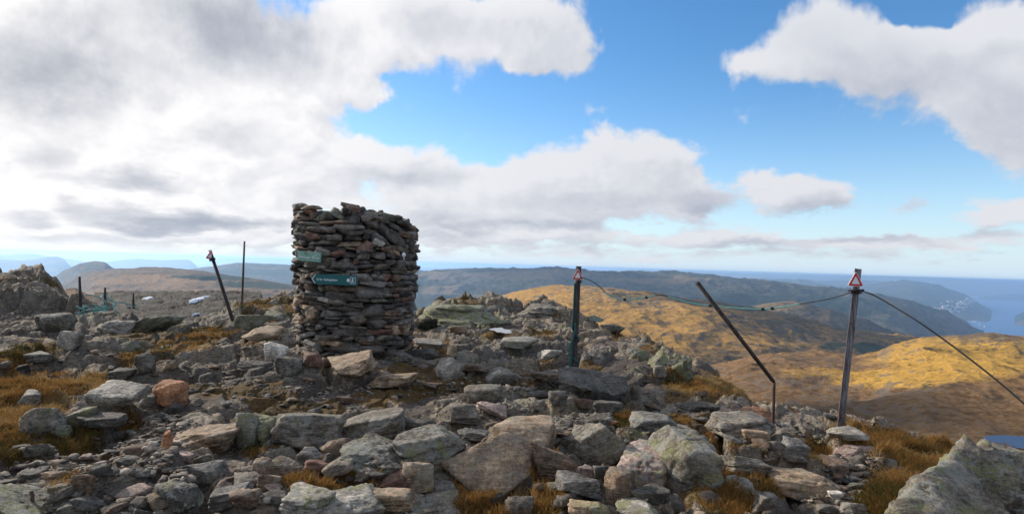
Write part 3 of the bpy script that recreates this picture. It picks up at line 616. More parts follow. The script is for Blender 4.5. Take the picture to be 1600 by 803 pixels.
def B(label, x, y, wd, ht, tint='grey', lich=.1, **kw):
    if y > 640: wd *= 1.18; ht *= 1.13
    cat = kw.pop('cat', 'boulder' if wd >= 34 else 'stone'); OCC.append((x, y, wd, ht))
    return rock_at(label, cat, x, y, wd, ht, tint, lich, name=kw.pop('name', 'boulder' if wd >= 34 else 'stone'), **kw)

# left foreground
B('pale blue-grey boulder with dark hollow underside on the left slope', 183, 619, 76, 38, 'pale', .1, boxy=.6, tilt=-4)
B('orange-tan angular boulder beside the pale blue-grey boulder', 262, 625, 50, 42, 'orange', 0, p=30, tilt=14)
B('small grey stone wedged under the left edge of the orange-tan boulder', 231, 631, 26, 20, 'blue')
B('dark low boulder behind the pale blue-grey boulder', 194, 592, 36, 18, 'dark')
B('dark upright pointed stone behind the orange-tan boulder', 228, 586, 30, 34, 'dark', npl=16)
B('small rounded tan-grey stone right of the dark upright pointed stone', 263, 581, 20, 18, 'tan')
B('dark wet-looking small stone on the brown turf at the far left', 36, 581, 19, 20, 'black')
B('blue-grey low rock with lichen above the left turf', 66, 569, 40, 18, 'blue', .5)
B('round lichen-covered stone sunk in orange turf at far left', 45, 627, 34, 22, 'pale', .9)
B('leaning grey lichened slab among orange grass at far left', 62, 664, 46, 42, 'grey', .7, tilt=-35)
B('yellow-green lichened boulder left of the flat dark boulder', 133, 648, 42, 32, 'green', 1.1)
B('small yellow-green lichened stone in the grass below the lichened boulder', 97, 676, 24, 24, 'green', 1.1)
B('flat dark boulder with straight top beside the gravel', 160, 668, 58, 26, 'dark', .1, boxy=.9, p=30)
B('small dark oval stone lying on olive turf at far left', 29, 702, 24, 14, 'dark')
B('grey rounded stone at the left end of the gravel track', 172, 694, 24, 20, 'grey')
B('orange standing stone at the edge of the pale outcrop', 263, 692, 15, 26, 'orange')
B('pinkish grey stone below the orange standing stone', 288, 708, 32, 20, 'pink', .2)
B('broad pale grey outcrop beside the gravel track', 328, 678, 104, 46, 'tan', .4, boxy=.3, p=12, tilt=-8)
B('upright blue-grey lichened rock at right end of the pale outcrop', 388, 674, 32, 52, 'blue', .8, npl=16)
B('black rounded stone with smooth top at lower left', 51, 741, 34, 20, 'dark')
B('small tan wedge stone right of the black rounded stone', 82, 743, 24, 14, 'tan')
B('flat brown stone behind the small green tuft at lower left', 97, 764, 28, 20, 'brown')
B('brown-black block right of the green tuft at lower left', 129, 757, 30, 28, 'brown', boxy=.9, p=30)
B('dark stone lying slantwise at the lower left', 147, 782, 48, 22, 'dark', tilt=18)
B('yellow-lichened knobbly outcrop in the lower left', 190, 746, 66, 50, 'grey', 1.1, boxy=.2, p=12)
B('blue-grey split boulder below the pale outcrop', 318, 748, 58, 42, 'blue', .5, npl=16)
B('dark lichen-speckled boulder at the bottom left of centre', 281, 782, 54, 46, 'dark', .8)
B('smooth dark grey wedge pointing left at the bottom', 357, 773, 54, 32, 'blue', 0, tilt=-12, p=30)
B('smooth grey stone resting on the dark wedge', 388, 757, 42, 28, 'grey', 0)
B('brown-grey stone cut by the bottom edge left of centre', 383, 794, 44, 30, 'brown')
B('large lichened slab in the bottom left corner', 24, 796, 100, 56, 'green', .9, boxy=.3, p=14, tilt=15)
B('dark flat stone in the gravel above the yellow-lichened outcrop', 205, 717, 36, 14, 'dark')
B('low grey rock with white crust beside the lower left corner slab', 118, 793, 40, 22, 'grey', .6)
# left middle distance
B('smooth pale dome of rock in the left middle distance', 175, 512, 64, 34, 'pale', .2, boxy=.1, p=10)
B('low pale rock below the smooth pale dome', 112, 541, 38, 26, 'pale', .3)
B('greenish slanting outcrop right of the smooth pale dome', 238, 508, 76, 28, 'green', .6, tilt=-22, boxy=.4)
B('grey slanting rock below the greenish outcrop', 201, 541, 34, 22, 'green', .3, tilt=-20)
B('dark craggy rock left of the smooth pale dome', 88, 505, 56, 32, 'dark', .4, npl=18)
B('small bright white stone on the left path', 93, 534, 8, 6, 'white', 0)
B('grey lichened block below the leaning pole', 392, 508, 44, 26, 'green', .4)
B('long low grey rock left of the cairn', 415, 520, 60, 22, 'tan', .3, tilt=5)
B('grey-green jutting rock under the thin pole', 432, 488, 40, 22, 'green', .6)
# around the cairn
B('big flat tilted slab leaning at the foot of the cairn', 550, 577, 74, 40, 'tan', .15, tilt=-14, boxy=.9, p=34, depth=1.3, npl=5)
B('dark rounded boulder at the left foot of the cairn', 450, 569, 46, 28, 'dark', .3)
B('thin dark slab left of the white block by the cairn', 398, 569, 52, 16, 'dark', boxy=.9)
B('whitish square block by the left foot of the cairn', 433, 553, 31, 26, 'white', 0, boxy=1, p=34, npl=4)
B('reddish brown rounded stone at the foot of the cairn', 489, 571, 30, 22, 'red')
B('small brown stone beside the big tilted slab', 511, 574, 20, 14, 'brown')
B('small yellow stone stuck under the left side of the cairn', 479, 557, 15, 13, 'tan')
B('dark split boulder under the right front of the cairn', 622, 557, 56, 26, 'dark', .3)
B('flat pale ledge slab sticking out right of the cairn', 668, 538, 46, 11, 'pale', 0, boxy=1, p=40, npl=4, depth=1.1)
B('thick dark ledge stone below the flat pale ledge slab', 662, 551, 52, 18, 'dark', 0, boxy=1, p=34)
B('grey-blue boulder with rusty left side right of the cairn', 704, 580, 42, 40, 'pale', .3, npl=18)
B('tall pale slanting rock right of the rusty-sided boulder', 784, 589, 54, 32, 'pale', .2, tilt=-30)
B('rough grey boulder below the tall pale slanting rock', 755, 617, 58, 28, 'grey', .4)
B('smooth pinkish white elongated stone near the middle', 769, 642, 42, 15, 'pink', 0, p=12, tilt=16)
B('smooth dark grey slab left of the pinkish white stone', 718, 648, 54, 30, 'grey', 0, boxy=.8)
B('smooth dark oval stone in the middle ground', 645, 663, 42, 22, 'dark', 0)
B('small orange stone beside the smooth dark oval stone', 666, 667, 18, 8, 'orange', 0)
B('low blue-grey stone above the great tan slab', 739, 684, 42, 20, 'blue')
B('brownish flat slab lying below the cairn', 610, 600, 80, 22, 'tan', .1, boxy=.7, p=24, bury=.4)
# centre foreground
B('wide lichen-crusted boulder left of centre', 478, 676, 98, 64, 'grey', .55, boxy=.4, p=16)
B('lichened boulder joined to the left side of the wide boulder', 425, 672, 60, 58, 'green', .9, boxy=.3, p=14)
B('slanting ridge-shaped slab above the triangular dark boulder', 578, 665, 112, 58, 'grey', .35, tilt=-18, boxy=.6, p=24)
B('dark lichen-spotted triangular boulder in the centre foreground', 588, 710, 92, 62, 'dark', .7, npl=7, p=30, boxy=.3)
B('bulky lichen-spotted boulder left of the great tan slab', 672, 700, 92, 62, 'grey', .75, boxy=.6, p=16)
B('blue-grey rounded block between dark leaning stones', 489, 720, 34, 28, 'blue')
B('brown-black leaning stone in the hollow', 532, 705, 38, 40, 'brown', 0, tilt=-40)
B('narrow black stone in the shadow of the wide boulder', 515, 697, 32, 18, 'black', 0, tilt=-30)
B('brown-grey block below the wide lichened boulder', 446, 729, 52, 34, 'brown', .3)
B('red-brown and black stone below the blue-grey rounded block', 497, 741, 36, 30, 'red', 0)
B('grey slanting stone pointing to the triangular boulder', 530, 738, 46, 26, 'grey', .2, tilt=-30)
B('dark red-brown small block near the bottom centre', 615, 751, 34, 24, 'red', 0, tilt=-15, p=34)
B('small black stone left of the dark red-brown block', 592, 752, 24, 12, 'black', 0)
B('yellowish grey angular block near the bottom centre', 654, 745, 40, 42, 'tan', .4, p=34)
B('small greenish stone tucked under the great tan slab', 690, 745, 38, 20, 'green', .4)
B('smooth blue-grey low stone below the greenish stone', 692, 767, 46, 24, 'blue', 0)
B('tan angular stone at left end of the bottom gravel', 409, 732, 28, 34, 'tan', .3)
B('brown pointed stone under the tan angular stone', 421, 754, 32, 28, 'brown', .1)
B('dark flat stone lying near the bottom left of centre', 432, 779, 36, 20, 'dark', 0)
B('small pinkish stone above the dark flat stone', 427, 763, 22, 13, 'pink', 0)
B('pale lichened boulder beside the orange moss at the bottom', 484, 781, 66, 46, 'pale', .8, boxy=.3, p=14)
B('long pale rounded rock cut by the bottom edge', 545, 798, 106, 46, 'pale', .7, boxy=.2, p=12)
B('brown lichened rock right of the long pale rounded rock', 600, 776, 84, 42, 'tan', .7, boxy=.4, p=16)
B('low lichened rock at the bottom below the greenish stone', 668, 794, 84, 28, 'grey', .7)
B('dark flat boulder behind the great tan slab', 872, 640, 30, 22, 'dark')
B('grey leaning angular boulder right of the great tan slab', 933, 702, 78, 70, 'grey', .4, tilt=-28, boxy=.7, p=24)
B('brown smooth boulder beside the great tan slab', 872, 722, 66, 54, 'brown', .1, p=20)
B('grey-blue boulder at the bottom right of centre', 906, 761, 60, 38, 'blue', .1, p=26)
B('small pinkish angular stone under the grey leaning boulder', 916, 738, 26, 20, 'pink', 0, p=34)
B('dark cube-like stone under the grey leaning boulder', 938, 743, 20, 24, 'dark', 0)
B('brown angular rock below the cracked bedrock', 969, 764, 42, 50, 'brown', .2, npl=16)
B('dark oval boulder below the cracked lichened bedrock', 1012, 772, 52, 26, 'dark', .1)
B('yellow-lichened rock at the bottom right of centre', 1004, 795, 66, 38, 'pale', 1.1, boxy=.3)
B('rusty lichened rock cut by the bottom edge', 921, 795, 56, 30, 'tan', .7)
B('dark grey rounded boulder cut by the bottom edge', 812, 793, 40, 34, 'dark', .3)
B('big pink and yellow lichened half of the cracked bedrock', 1014, 716, 86, 88, 'pink', .8, boxy=.6, p=24, depth=1.1)
B('grey lichened right half of the cracked bedrock', 1072, 722, 86, 100, 'grey', .85, boxy=.5, p=18, depth=1.3, tilt=12)
B('low grey rock above the cracked bedrock', 1021, 660, 62, 32, 'blue', .5)
B('flat lichened slab on top of the cracked bedrock', 1045, 684, 70, 20, 'grey', .5, boxy=.8)
# right of centre, towards the poles
B('black-sided long slab near the middle right', 1084, 633, 68, 24, 'dark', 0, boxy=1, p=34)
B('orange-pink broken block on the grey outcrop', 1176, 648, 42, 27, 'orange', 0, p=34, boxy=.8)
B('low grey outcrop under the orange-pink broken block', 1160, 655, 90, 38, 'grey', .3, boxy=.3, p=14)
B('tan angular stone below the orange-pink broken block', 1180, 680, 34, 20, 'tan', 0, p=34)
B('thick grey slab under the dark flat boulder', 909, 621, 84, 24, 'grey', .3, boxy=1, p=30)
B('small grey flat stone left of the thick grey slab', 889, 609, 30, 14, 'grey', 0, boxy=.9)
B('thin brown slab upper left of the dark flat boulder', 853, 604, 48, 16, 'brown', 0, boxy=1, p=30)
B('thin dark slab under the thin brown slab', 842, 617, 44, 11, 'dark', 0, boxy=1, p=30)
B('rounded grey boulder in the middle between slabs', 950, 640, 46, 22, 'dark', .2)
B('dark stone with white crust left of the orange turf', 935, 664, 36, 30, 'dark', .6)
B('small orange flat stone left of the orange turf', 957, 661, 16, 9, 'orange', 0)
B('yellow-green lichened knob on the far right slope', 1000, 555, 30, 24, 'green', 1.3, boxy=.1, p=12)
B('bright yellow-green domed rock on the far right slope', 1027, 560, 38, 32, 'green', 1.4, boxy=.1, p=12)
B('lichened rock at the brink of the slope', 1060, 573, 34, 38, 'green', 1.2, boxy=.2, p=12)
B('small grey stone before the bright domed rock', 1031, 583, 20, 18, 'grey', 0)
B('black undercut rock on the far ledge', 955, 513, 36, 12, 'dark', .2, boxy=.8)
B('broad lichened hump on the skyline right of the cairn', 728, 484, 140, 40, 'green', 1.15, boxy=.2, p=7, npl=22, bury=.5, yaw=0, depth=1.1)
B('low grey hump on the skyline beside the post', 846, 486, 84, 18, 'grey', .3, boxy=.3, p=10)
B('small boulder left of the puddle', 715, 515, 26, 14, 'tan', .2)
B('low lichened rock right of the puddle', 812, 543, 60, 20, 'pale', .7)
B('white-crusted low rock left of the rope post', 858, 553, 40, 18, 'white', .3)
B('grey flat rock behind the tall pale slanting rock', 740, 573, 50, 18, 'brown', .1)
# right
B('broad trapezoid boulder near the bottom right', 1257, 754, 94, 48, 'tan', .3, boxy=.9, p=24)
B('greyish brown pointed stone behind the trapezoid boulder', 1306, 729, 38, 26, 'brown', .2)
B('smooth grey rounded stone above the trapezoid boulder', 1241, 700, 36, 24, 'blue', 0, p=14)
B('flat grey stone under the smooth rounded stone', 1242, 719, 34, 16, 'grey', 0)
B('grey lichened stone left of the smooth rounded stone', 1217, 707, 28, 26, 'grey', .6)
B('pinkish flat slab beside the golden grass', 1333, 705, 56, 20, 'pink', .1, boxy=.7, bury=.35)
B('flat pale outcrop below the right pole', 1321, 681, 48, 16, 'pale', .3, boxy=.6)
B('small reddish stone right of the trapezoid boulder', 1308, 747, 15, 11, 'red', 0)
B('small grey stone lying on the dark earth path', 1338, 751, 20, 14, 'blue', 0)
B('tiny grey stone touching the small stone on the dark path', 1351, 754, 12, 9, 'grey', 0)
B('tiny white stone on the dark earth path', 1358, 750, 8, 5, 'white', 0)
B('small whitish block at the bottom right of the trapezoid boulder', 1305, 774, 18, 14, 'white', 0, p=34)
B('pale rounded stone cut by the bottom edge on the right', 1333, 795, 32, 26, 'pale', .2)
B('grey stone cut by the bottom edge below the trapezoid boulder', 1292, 797, 26, 18, 'grey', .1)
B('round light grey stone in the turf right of centre', 1160, 758, 42, 26, 'pale', .2)
B('grey slab in the turf behind the round light grey stone', 1165, 721, 64, 34, 'grey', .3, bury=.35)
B('pointed grey stone at the lower right of centre', 1192, 784, 34, 30, 'grey', .2)

def hero(label, pts, tint, lich, seed, p=26, name='boulder', k=5, rough=.025, fine=.016):
    me, c = hull_stone(name, [P(*q) for q in pts], seed=seed, p=p*1.6, k=k, rough=rough, fine=fine)
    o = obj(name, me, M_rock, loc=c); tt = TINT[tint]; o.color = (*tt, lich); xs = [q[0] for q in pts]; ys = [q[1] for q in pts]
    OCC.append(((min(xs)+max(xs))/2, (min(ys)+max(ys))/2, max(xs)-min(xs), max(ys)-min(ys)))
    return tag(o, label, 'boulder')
hero('great tan triangular slab leaning in the centre foreground', [(686,724,5.0),(790,672,5.25),(832,690,5.3),(828,742,5.0),(778,780,4.8),(735,768,4.85),(700,736,5.1),(760,700,5.55),(840,700,5.6),(820,760,5.4),(770,785,5.15)], 'tan', .12, 3, 34)
hero('dark-faced flat-topped boulder behind the great tan slab', [(762,668,5.6),(800,650,5.9),(862,648,6.1),(868,664,5.6),(848,706,5.4),(800,720,5.4),(790,700,5.9),(870,690,6.3),(862,720,6.0)], 'tan', .4, 4, 26)
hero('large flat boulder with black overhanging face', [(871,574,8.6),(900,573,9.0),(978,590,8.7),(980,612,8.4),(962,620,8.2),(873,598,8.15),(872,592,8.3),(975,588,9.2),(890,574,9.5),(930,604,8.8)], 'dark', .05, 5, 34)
hero('huge yellow-lichened outcrop in the bottom right corner', [(1372,830,3.7),(1405,800,3.7),(1455,735,4.0),(1500,704,4.25),(1523,691,4.3),(1534,691,4.32),(1570,703,4.3),(1430,752,4.0),(1640,735,4.4),(1740,810,4.2),(1740,960,3.6),(1500,960,3.2),(1390,900,3.4),(1500,800,5.4),(1700,800,5.4),(1600,900,5.6)], 'grey', .85, 6, 16, 'outcrop', 6, .13, .06)

# small loose stones: separate things, and finer rubble as one mass
import re, collections
def short(l): return re.split(r' (?:on|beside|with|at|behind|under|wedged|above|below|right|left|in|sunk|lying|from|among|of|near|joined|pointing|resting|cut|to|tucked|between|sticking|leaning|stuck|by|before|touching|inside|into|the|and) ', l+' ')[0].strip()
REF = [(o_['label'], o_) for o_ in C.objects if o_.get('category') in ('boulder', 'stone')]
cnt_ = collections.Counter(short(l) for l, _ in REF); REF = [(short(l), *[float(q) for q in proj(*[np.array(k) for k in o_.location])]) for l, o_ in REF if cnt_[short(l)] == 1 and len(short(l).split()) > 1]
def describe(px, py, tint, s_):
    n_, x_, y_ = min(REF, key=lambda q: abs(q[1]-px)+2.2*abs(q[2]-py)); dx_, dy_ = px-x_, py-y_
    where = ('just right of' if dx_ > 0 else 'just left of') if abs(dx_) > 1.6*abs(dy_) else ('in front of' if dy_ > 0 else 'behind')
    col_ = dict(grey='grey', dark='dark', brown='brown', blue='blue-grey', pale='pale grey', tan='tan', red='reddish', pink='pinkish')[tint]
    return ('tiny ' if s_ < .075 else 'small ' if s_ < .13 else 'fist-sized ' if s_ < .19 else 'larger ')+col_+' loose stone '+where+' the '+n_
def occupied(px, py, m=.42):
    for (x, y, a, b) in OCC:
        if abs(px-x) < a*m and abs(py-y) < b*m: return True
    return False
protos = [stone_mesh('loose_stone', 3, 500+i, (1, random.uniform(.6, .9), random.choice((.25, .4, .55))), p=random.choice((22, 30)), npl=5, boxy=.6, fine=.01) for i in range(18)]
for q in protos: q.materials.append(M_rock)
sizes = []; placed = 0; tries = 0
mats = ['grey']*6+['dark']*4+['brown']*3+['blue']*2+['pale']*2+['tan', 'red', 'tan', 'pink']
while placed < 190 and tries < 9000:
    tries += 1
    px = random.uniform(-10, 1610); py = 545+260*random.random()**.8
    if px > 1150 and py < 655: continue
    if occupied(px, py): continue
    D = hit(px, py); 
    if D > 14 or D < 3: continue
    so = float(blobs(np.array([px]), np.array([py]), SOIL)[0]); tu = float(blobs(np.array([px]), np.array([py]), TURF)[0])
    if random.random() > .35+.6*so-.35*tu: continue
    c = P(px, py, D); s = random.uniform(.06, .14)*random.choice((.8, 1, 1, 1.6, 2.0))
    o = obj('loose_stone', random.choice(protos), loc=(c.x, D, gz(c.x, D)+s*.13)); o.scale = (s, s*random.uniform(.8, 1.2), s*random.uniform(.7, 1.1))
    o.rotation_euler = (R(random.uniform(-18, 18)), R(random.uniform(-18, 18)), random.uniform(0, 6.28))
    tn_ = random.choice(mats); tt = TINT[tn_]; o.color = (*tt, random.choice((0, 0, .2, .6)))
    tag(o, describe(px, py, tn_, s), 'stone', 'small loose stones scattered over the summit ground'); placed += 1
def heap(name, label, n, sz, region, seed, kk=2):
    r = np.random.default_rng(seed); V, Fc = [], []; base = [stone_shape(kk, 900+i, p=26, npl=4, boxy=.6, fine=.0) for i in range(10)]; off = 0; cnt = 0; tt = 0
    px = r.uniform(-60, 1660, n*6); py = 530+275*r.random(n*6)**.75
    so = blobs(px, py, SOIL); tu = blobs(px, py, TURF); keep = r.random(n*6) < region(so, tu, px, py)
    px, py = px[keep][:n], py[keep][:n]
    # depth on nearly level ground, then settle on the real height
    Dm = np.array([hit(a, b) for a, b in zip(px, py)]) if n < 3000 else None
    if Dm is None:
        gp = {}
        Dm = np.empty(len(px))
        for q in range(len(px)):
            key = (int(px[q]//8), int(py[q]//3))
            if key not in gp: gp[key] = hit(key[0]*8+4, key[1]*3+1.5)
            Dm[q] = gp[key]+r.uniform(-.08, .08)
    for a, b, D in zip(px, py, Dm):
        if D > 20: continue
        x = (ray(a, b).x)*D; s = r.uniform(*sz)*(.6+.8*r.random()**3*2); z = gz_fast(np.array([x]), np.array([D]))[0]
        v, f = base[r.integers(10)]; ang = r.uniform(0, 6.28); ca, sa = math.cos(ang), math.sin(ang)
        v = v*np.array([1, r.uniform(.5, .9), r.uniform(.25, .55)])*s/2; v = np.stack([v[:, 0]*ca-v[:, 1]*sa, v[:, 0]*sa+v[:, 1]*ca, v[:, 2]+v[:, 0]*r.uniform(-.3, .3)], -1)
        V.append(v+[x, D, z+s*.12]); Fc.append(f+off); off += len(v); cnt += 1
    me = mesh_np(name, np.vstack(V), np.vstack(Fc)); k_ = len(base[0][0])
    fattr(me, 'pick', np.repeat(r.random(cnt), k_)); return me
def rubblemat():
    m, t, b = newmat('rubble_stone'); g = t.new('ShaderNodeNewGeometry'); pk = t.attr('pick')
    tint = t.ramp(pk, [(0, (.5, .48, .47)), (.3, (1.05, 1., .94)), (.55, (1.5, 1.2, .95)), (.75, (1.35, 1.32, 1.3)), (.93, (1.8, 1.5, 1.25)), (1, (2.6, 2.4, 2.2))])
    col, h = rock_colour(t, g.outputs['Position'], tint, .05, 3.)
    t.put(b.inputs['Base Color'], col); b.inputs['Roughness'].default_value = .85
    bp = t.new('ShaderNodeBump'); bp.inputs['Strength'].default_value = .7; bp.inputs['Distance'].default_value = .015
    t.put(bp.inputs['Height'], h); t.l.new(bp.outputs[0], b.inputs['Normal']); return m
tag(obj('gravel', heap('gravel', '', 7000, (.02, .06), lambda so, tu, x, y: np.clip(.02+so*1.0-tu*.4, 0, 1), 5), rubblemat()), 'loose gravel and stone chips in the hollows between rocks', 'gravel', kind='stuff')

# ------------------------------------------------------------------ the cairn
CB = -.10; CZ = gz(CX, CY)
def rim(th):      # height of the broken rim round the tower; th = 0 faces the viewer, + to the right
    s = math.sin(th); return 2.55 - .20*max(0, s)**1.5 + .03*math.sin(3*th+1) + (.10 if -1.05 < th < -.55 else 0)
cairn = empty('stone_cairn', (CX, CY, 0), 'tall round drystone cairn of dark stones standing on the rocky summit', 'cairn')
core_v, core_f = [], []
def rad(z): return 1.05+.075*min(1, max(0, z)/1.6)-.03*max(0, z-2.0)
LEAN = -.028
stones = []; z = CB; ci = 0
while z < 2.62:
    h = random.choice((.07, .085, .10, .12, .145)); th = -math.pi+random.random()
    th0 = th
    while th < th0+2*math.pi-.05:
        wd = random.choice((.12, .17, .22, .27, .32, .38, .46, .54)); da = wd/1.1
        mid = th+da/2; hh = h*random.uniform(.8, 1.45)
        if z+h*.6 < rim(math.atan2(math.sin(mid), math.cos(mid)))+random.uniform(-.10, .07): stones.append([mid, z+h/2+random.uniform(-.018, .018), wd*1.04, hh])
        th += da*.985
    z += h*.93; ci += 1
stones = [s for s in stones]
pal = [('dark', 30), ('black', 14), ('blue', 14), ('grey', 20), ('brown', 12), ('red', 4), ('tan', 4), ('green', 6), ('pale', 4)]
pick = [p_ for p_, k_ in pal for _ in range(k_)]
CT = {k_: (v_[0]*.92, v_[1]*.92, v_[2]*.96) for k_, v_ in TINT.items()}
SH = [stone_shape(3, 2000+i, p=random.choice((20, 34, 50)), npl=8, rough=.07, fine=.03) for i in range(60)]
def cairn_stone(mid, zc, wd, hh, tilt=None, out=0., dep=None, tint=None):
    r_ = rad(zc)-.10+random.uniform(-.035, .045)+out
    dep = dep or random.uniform(.22, .34); v, f = random.choice(SH)
    M = Matrix.Rotation(mid, 3, 'Z') @ Matrix.Rotation(R(random.gauss(0, 9)), 3, 'Z') @ Matrix.Rotation(R(tilt if tilt is not None else random.gauss(0, 5)), 3, 'Y') @ Matrix.Rotation(R(random.gauss(0, 6)), 3, 'X')
    vv = (v*np.array([wd, dep, hh])/2) @ np.array(M).T
    pos = np.array([math.sin(mid)*(r_-dep*.12)+LEAN*zc, -math.cos(mid)*(r_-dep*.12), zc])
    return vv, f, pos, (tint or random.choice(pick))
allst = []
for s in stones:
    mid, zc, wd, hh = s; m_ = math.atan2(math.sin(mid), math.cos(mid))
    til = None
    if .35 < m_ < .95 and 1.9 < zc < 2.4: til = 28+random.gauss(0, 6)      # courses that slid down to the right
    allst.append((cairn_stone(m_, zc, wd, hh*(1.1 if til else 1), til), m_, zc, wd*hh*max(0, math.cos(m_))))
def special(px, py, w_px, h_px, tint, tilt=0, out=.05, top=False, label=None, dep=None):
    s = 10.7/F; xx = (px-556)*s/1.12; th = math.asin(max(-.97, min(.97, xx))); 
    z_ = P(px, py, CY-1.1*math.cos(th)).z; v, f = random.choice(SH)
    stt = cairn_stone(th, z_, w_px*s/max(.5, math.cos(th)), h_px*s, tilt, out, dep or .3, tint)
    allst.append((stt, th, z_, 9.+w_px, label))
for a in [(569,321,34,10,'brown',10,-.2),(568,329,36,14,'red',4,-.1),(546,334,28,12,'green',30,-.05),(490,325,36,8,'tan',-2,0),(488,332,30,8,'orange',-4,.02),(480,339,17,6,'tan',0,.03),(593,330,11,17,'dark',-25,-.15),(635,340,30,12,'green',5,-.1),
          (512,336,14,14,'dark',-30,0),(524,338,22,14,'green',-35,0),(604,338,22,9,'grey',12,0),(618,344,26,10,'dark',15,.0),(652,352,20,8,'dark',14,.05),(508,370,32,12,'red',8,.02),(593,386,28,15,'red',0,.04),(612,381,19,17,'white',35,.04),
          (554,397,28,11,'red',-4,.03),(527,394,30,16,'pale',5,.05),(522,412,46,19,'dark',8,.05),(628,389,17,11,'brown',0,.03),(470,350,20,14,'grey',0,.02),(480,356,28,12,'blue',0,.03),(600,459,44,18,'blue',0,.05),(554,464,50,17,'dark',2,.05),
          (510,462,44,12,'grey',3,.05),(506,489,32,21,'tan',-20,.04),(583,500,32,20,'grey',-30,.04),(472,472,20,16,'tan',15,.05),(473,495,20,14,'tan',0,.05),(520,510,12,8,'pale',-5,.05),(610,487,42,20,'dark',0,.04),(486,436,16,26,'brown',80,.02),
          (548,473,36,11,'grey',6,.05),(530,528,52,8,'grey',-6,.06),(505,540,34,13,'blue',10,.06),(545,539,34,9,'tan',3,.06),(612,508,34,13,'dark',4,.05),(576,521,62,11,'dark',4,.05),(590,548,78,16,'dark',-4,.05),(636,518,11,20,'tan',-10,.05),
          (571,356,50,9,'grey',2,.05),(575,365,36,11,'dark',-3,.05),(545,372,28,10,'grey',0,.05),(560,416,46,14,'dark',5,.05)]: special(*a)
allst.sort(key=lambda q: -q[3])
labs = {'white': 'pale quartz-white stone'}
big, rest = allst[:99], allst[99:]
M_cs = M_cairn
for q in big:
    (vv, f, pos, tn) = q[0]; me = mesh_np('stone', vv, f); o = obj('stone', me, M_cs, cairn, tuple(pos)); j = random.uniform(.8, 1.25)
    c = CT[tn]; o.color = (c[0]*j, c[1]*j, c[2]*j, random.choice((0, 0, 0, .25)))
V, Fc, Tn, off = [], [], [], 0
for q in rest:
    (vv, f, pos, tn) = q[0]; V.append(vv+pos); Fc.append(f+off); off += len(vv); Tn.append(np.tile(np.array(CT[tn])*random.uniform(.75, 1.25), (len(vv), 1)))
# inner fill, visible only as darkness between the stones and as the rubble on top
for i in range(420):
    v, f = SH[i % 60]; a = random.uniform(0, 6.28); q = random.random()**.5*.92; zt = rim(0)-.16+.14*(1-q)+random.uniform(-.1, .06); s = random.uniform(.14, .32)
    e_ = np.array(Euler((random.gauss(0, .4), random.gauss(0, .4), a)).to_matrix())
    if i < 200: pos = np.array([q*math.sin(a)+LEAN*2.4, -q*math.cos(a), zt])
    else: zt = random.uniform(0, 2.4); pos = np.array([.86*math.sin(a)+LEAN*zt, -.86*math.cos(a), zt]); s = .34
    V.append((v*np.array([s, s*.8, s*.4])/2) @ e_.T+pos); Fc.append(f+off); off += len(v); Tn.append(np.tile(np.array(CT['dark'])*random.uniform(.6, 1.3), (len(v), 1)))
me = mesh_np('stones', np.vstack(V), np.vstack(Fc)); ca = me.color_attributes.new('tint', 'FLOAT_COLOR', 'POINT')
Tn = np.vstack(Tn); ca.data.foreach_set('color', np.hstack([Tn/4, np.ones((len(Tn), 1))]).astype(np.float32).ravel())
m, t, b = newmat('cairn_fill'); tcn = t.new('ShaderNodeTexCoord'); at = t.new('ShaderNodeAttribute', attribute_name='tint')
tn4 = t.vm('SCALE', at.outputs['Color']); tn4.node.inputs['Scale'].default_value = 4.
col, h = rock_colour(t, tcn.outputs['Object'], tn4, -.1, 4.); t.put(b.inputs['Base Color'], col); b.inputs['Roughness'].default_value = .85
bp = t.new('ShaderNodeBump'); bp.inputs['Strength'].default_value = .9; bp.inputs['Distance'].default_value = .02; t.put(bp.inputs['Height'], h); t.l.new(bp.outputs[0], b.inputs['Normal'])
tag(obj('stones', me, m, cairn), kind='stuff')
# dark core: shade between the stones put into its colour
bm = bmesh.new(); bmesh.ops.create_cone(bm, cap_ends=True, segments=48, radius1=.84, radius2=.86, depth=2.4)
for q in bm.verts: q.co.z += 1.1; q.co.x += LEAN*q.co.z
me = bpy.data.meshes.new('core'); bm.to_mesh(me); bm.free(); obj('core', me, flatmat('dark_gap_fill', (.03, .026, .022), .95), cairn)

# ------------------------------------------------------------------ small builders
def tube(pts, r, seg=10, radii=None, cap=True):
    pts = [Vector(p) for p in pts]; V, Fc = [], []; prev = None
    for i, p in enumerate(pts):
        d = (pts[min(i+1, len(pts)-1)]-pts[max(i-1, 0)]).normalized()
        up = prev if prev is not None else (Vector((0, 0, 1)) if abs(d.z) < .9 else Vector((1, 0, 0)))
        a = (up-d*up.dot(d)).normalized(); b2 = d.cross(a); prev = a; rr2 = radii[i] if radii else r
        for k in range(seg): an = 2*math.pi*k/seg; V.append(p+(a*math.cos(an)+b2*math.sin(an))*rr2)
    n_ = len(pts); faces = []
    for i in range(n_-1):
        for k in range(seg): faces.append((i*seg+k, i*seg+(k+1) % seg, (i+1)*seg+(k+1) % seg, (i+1)*seg+k))
    if cap: faces.append(tuple(range(seg))[::-1]); faces.append(tuple((n_-1)*seg+k for k in range(seg)))
    return [tuple(v) for v in V], faces
def mesh_of(name, *vf, smooth_=True, bevel=0):
    V, Fc, o = [], [], 0
    for v, f in vf: V += list(v); Fc += [tuple(i+o for i in q) for q in f]; o += len(v)
    me = bpy.data.meshes.new(name); me.from_pydata(V, [], Fc); me.update()
    for q in me.polygons: q.use_smooth = smooth_ and len(q.vertices) == 4
    return me
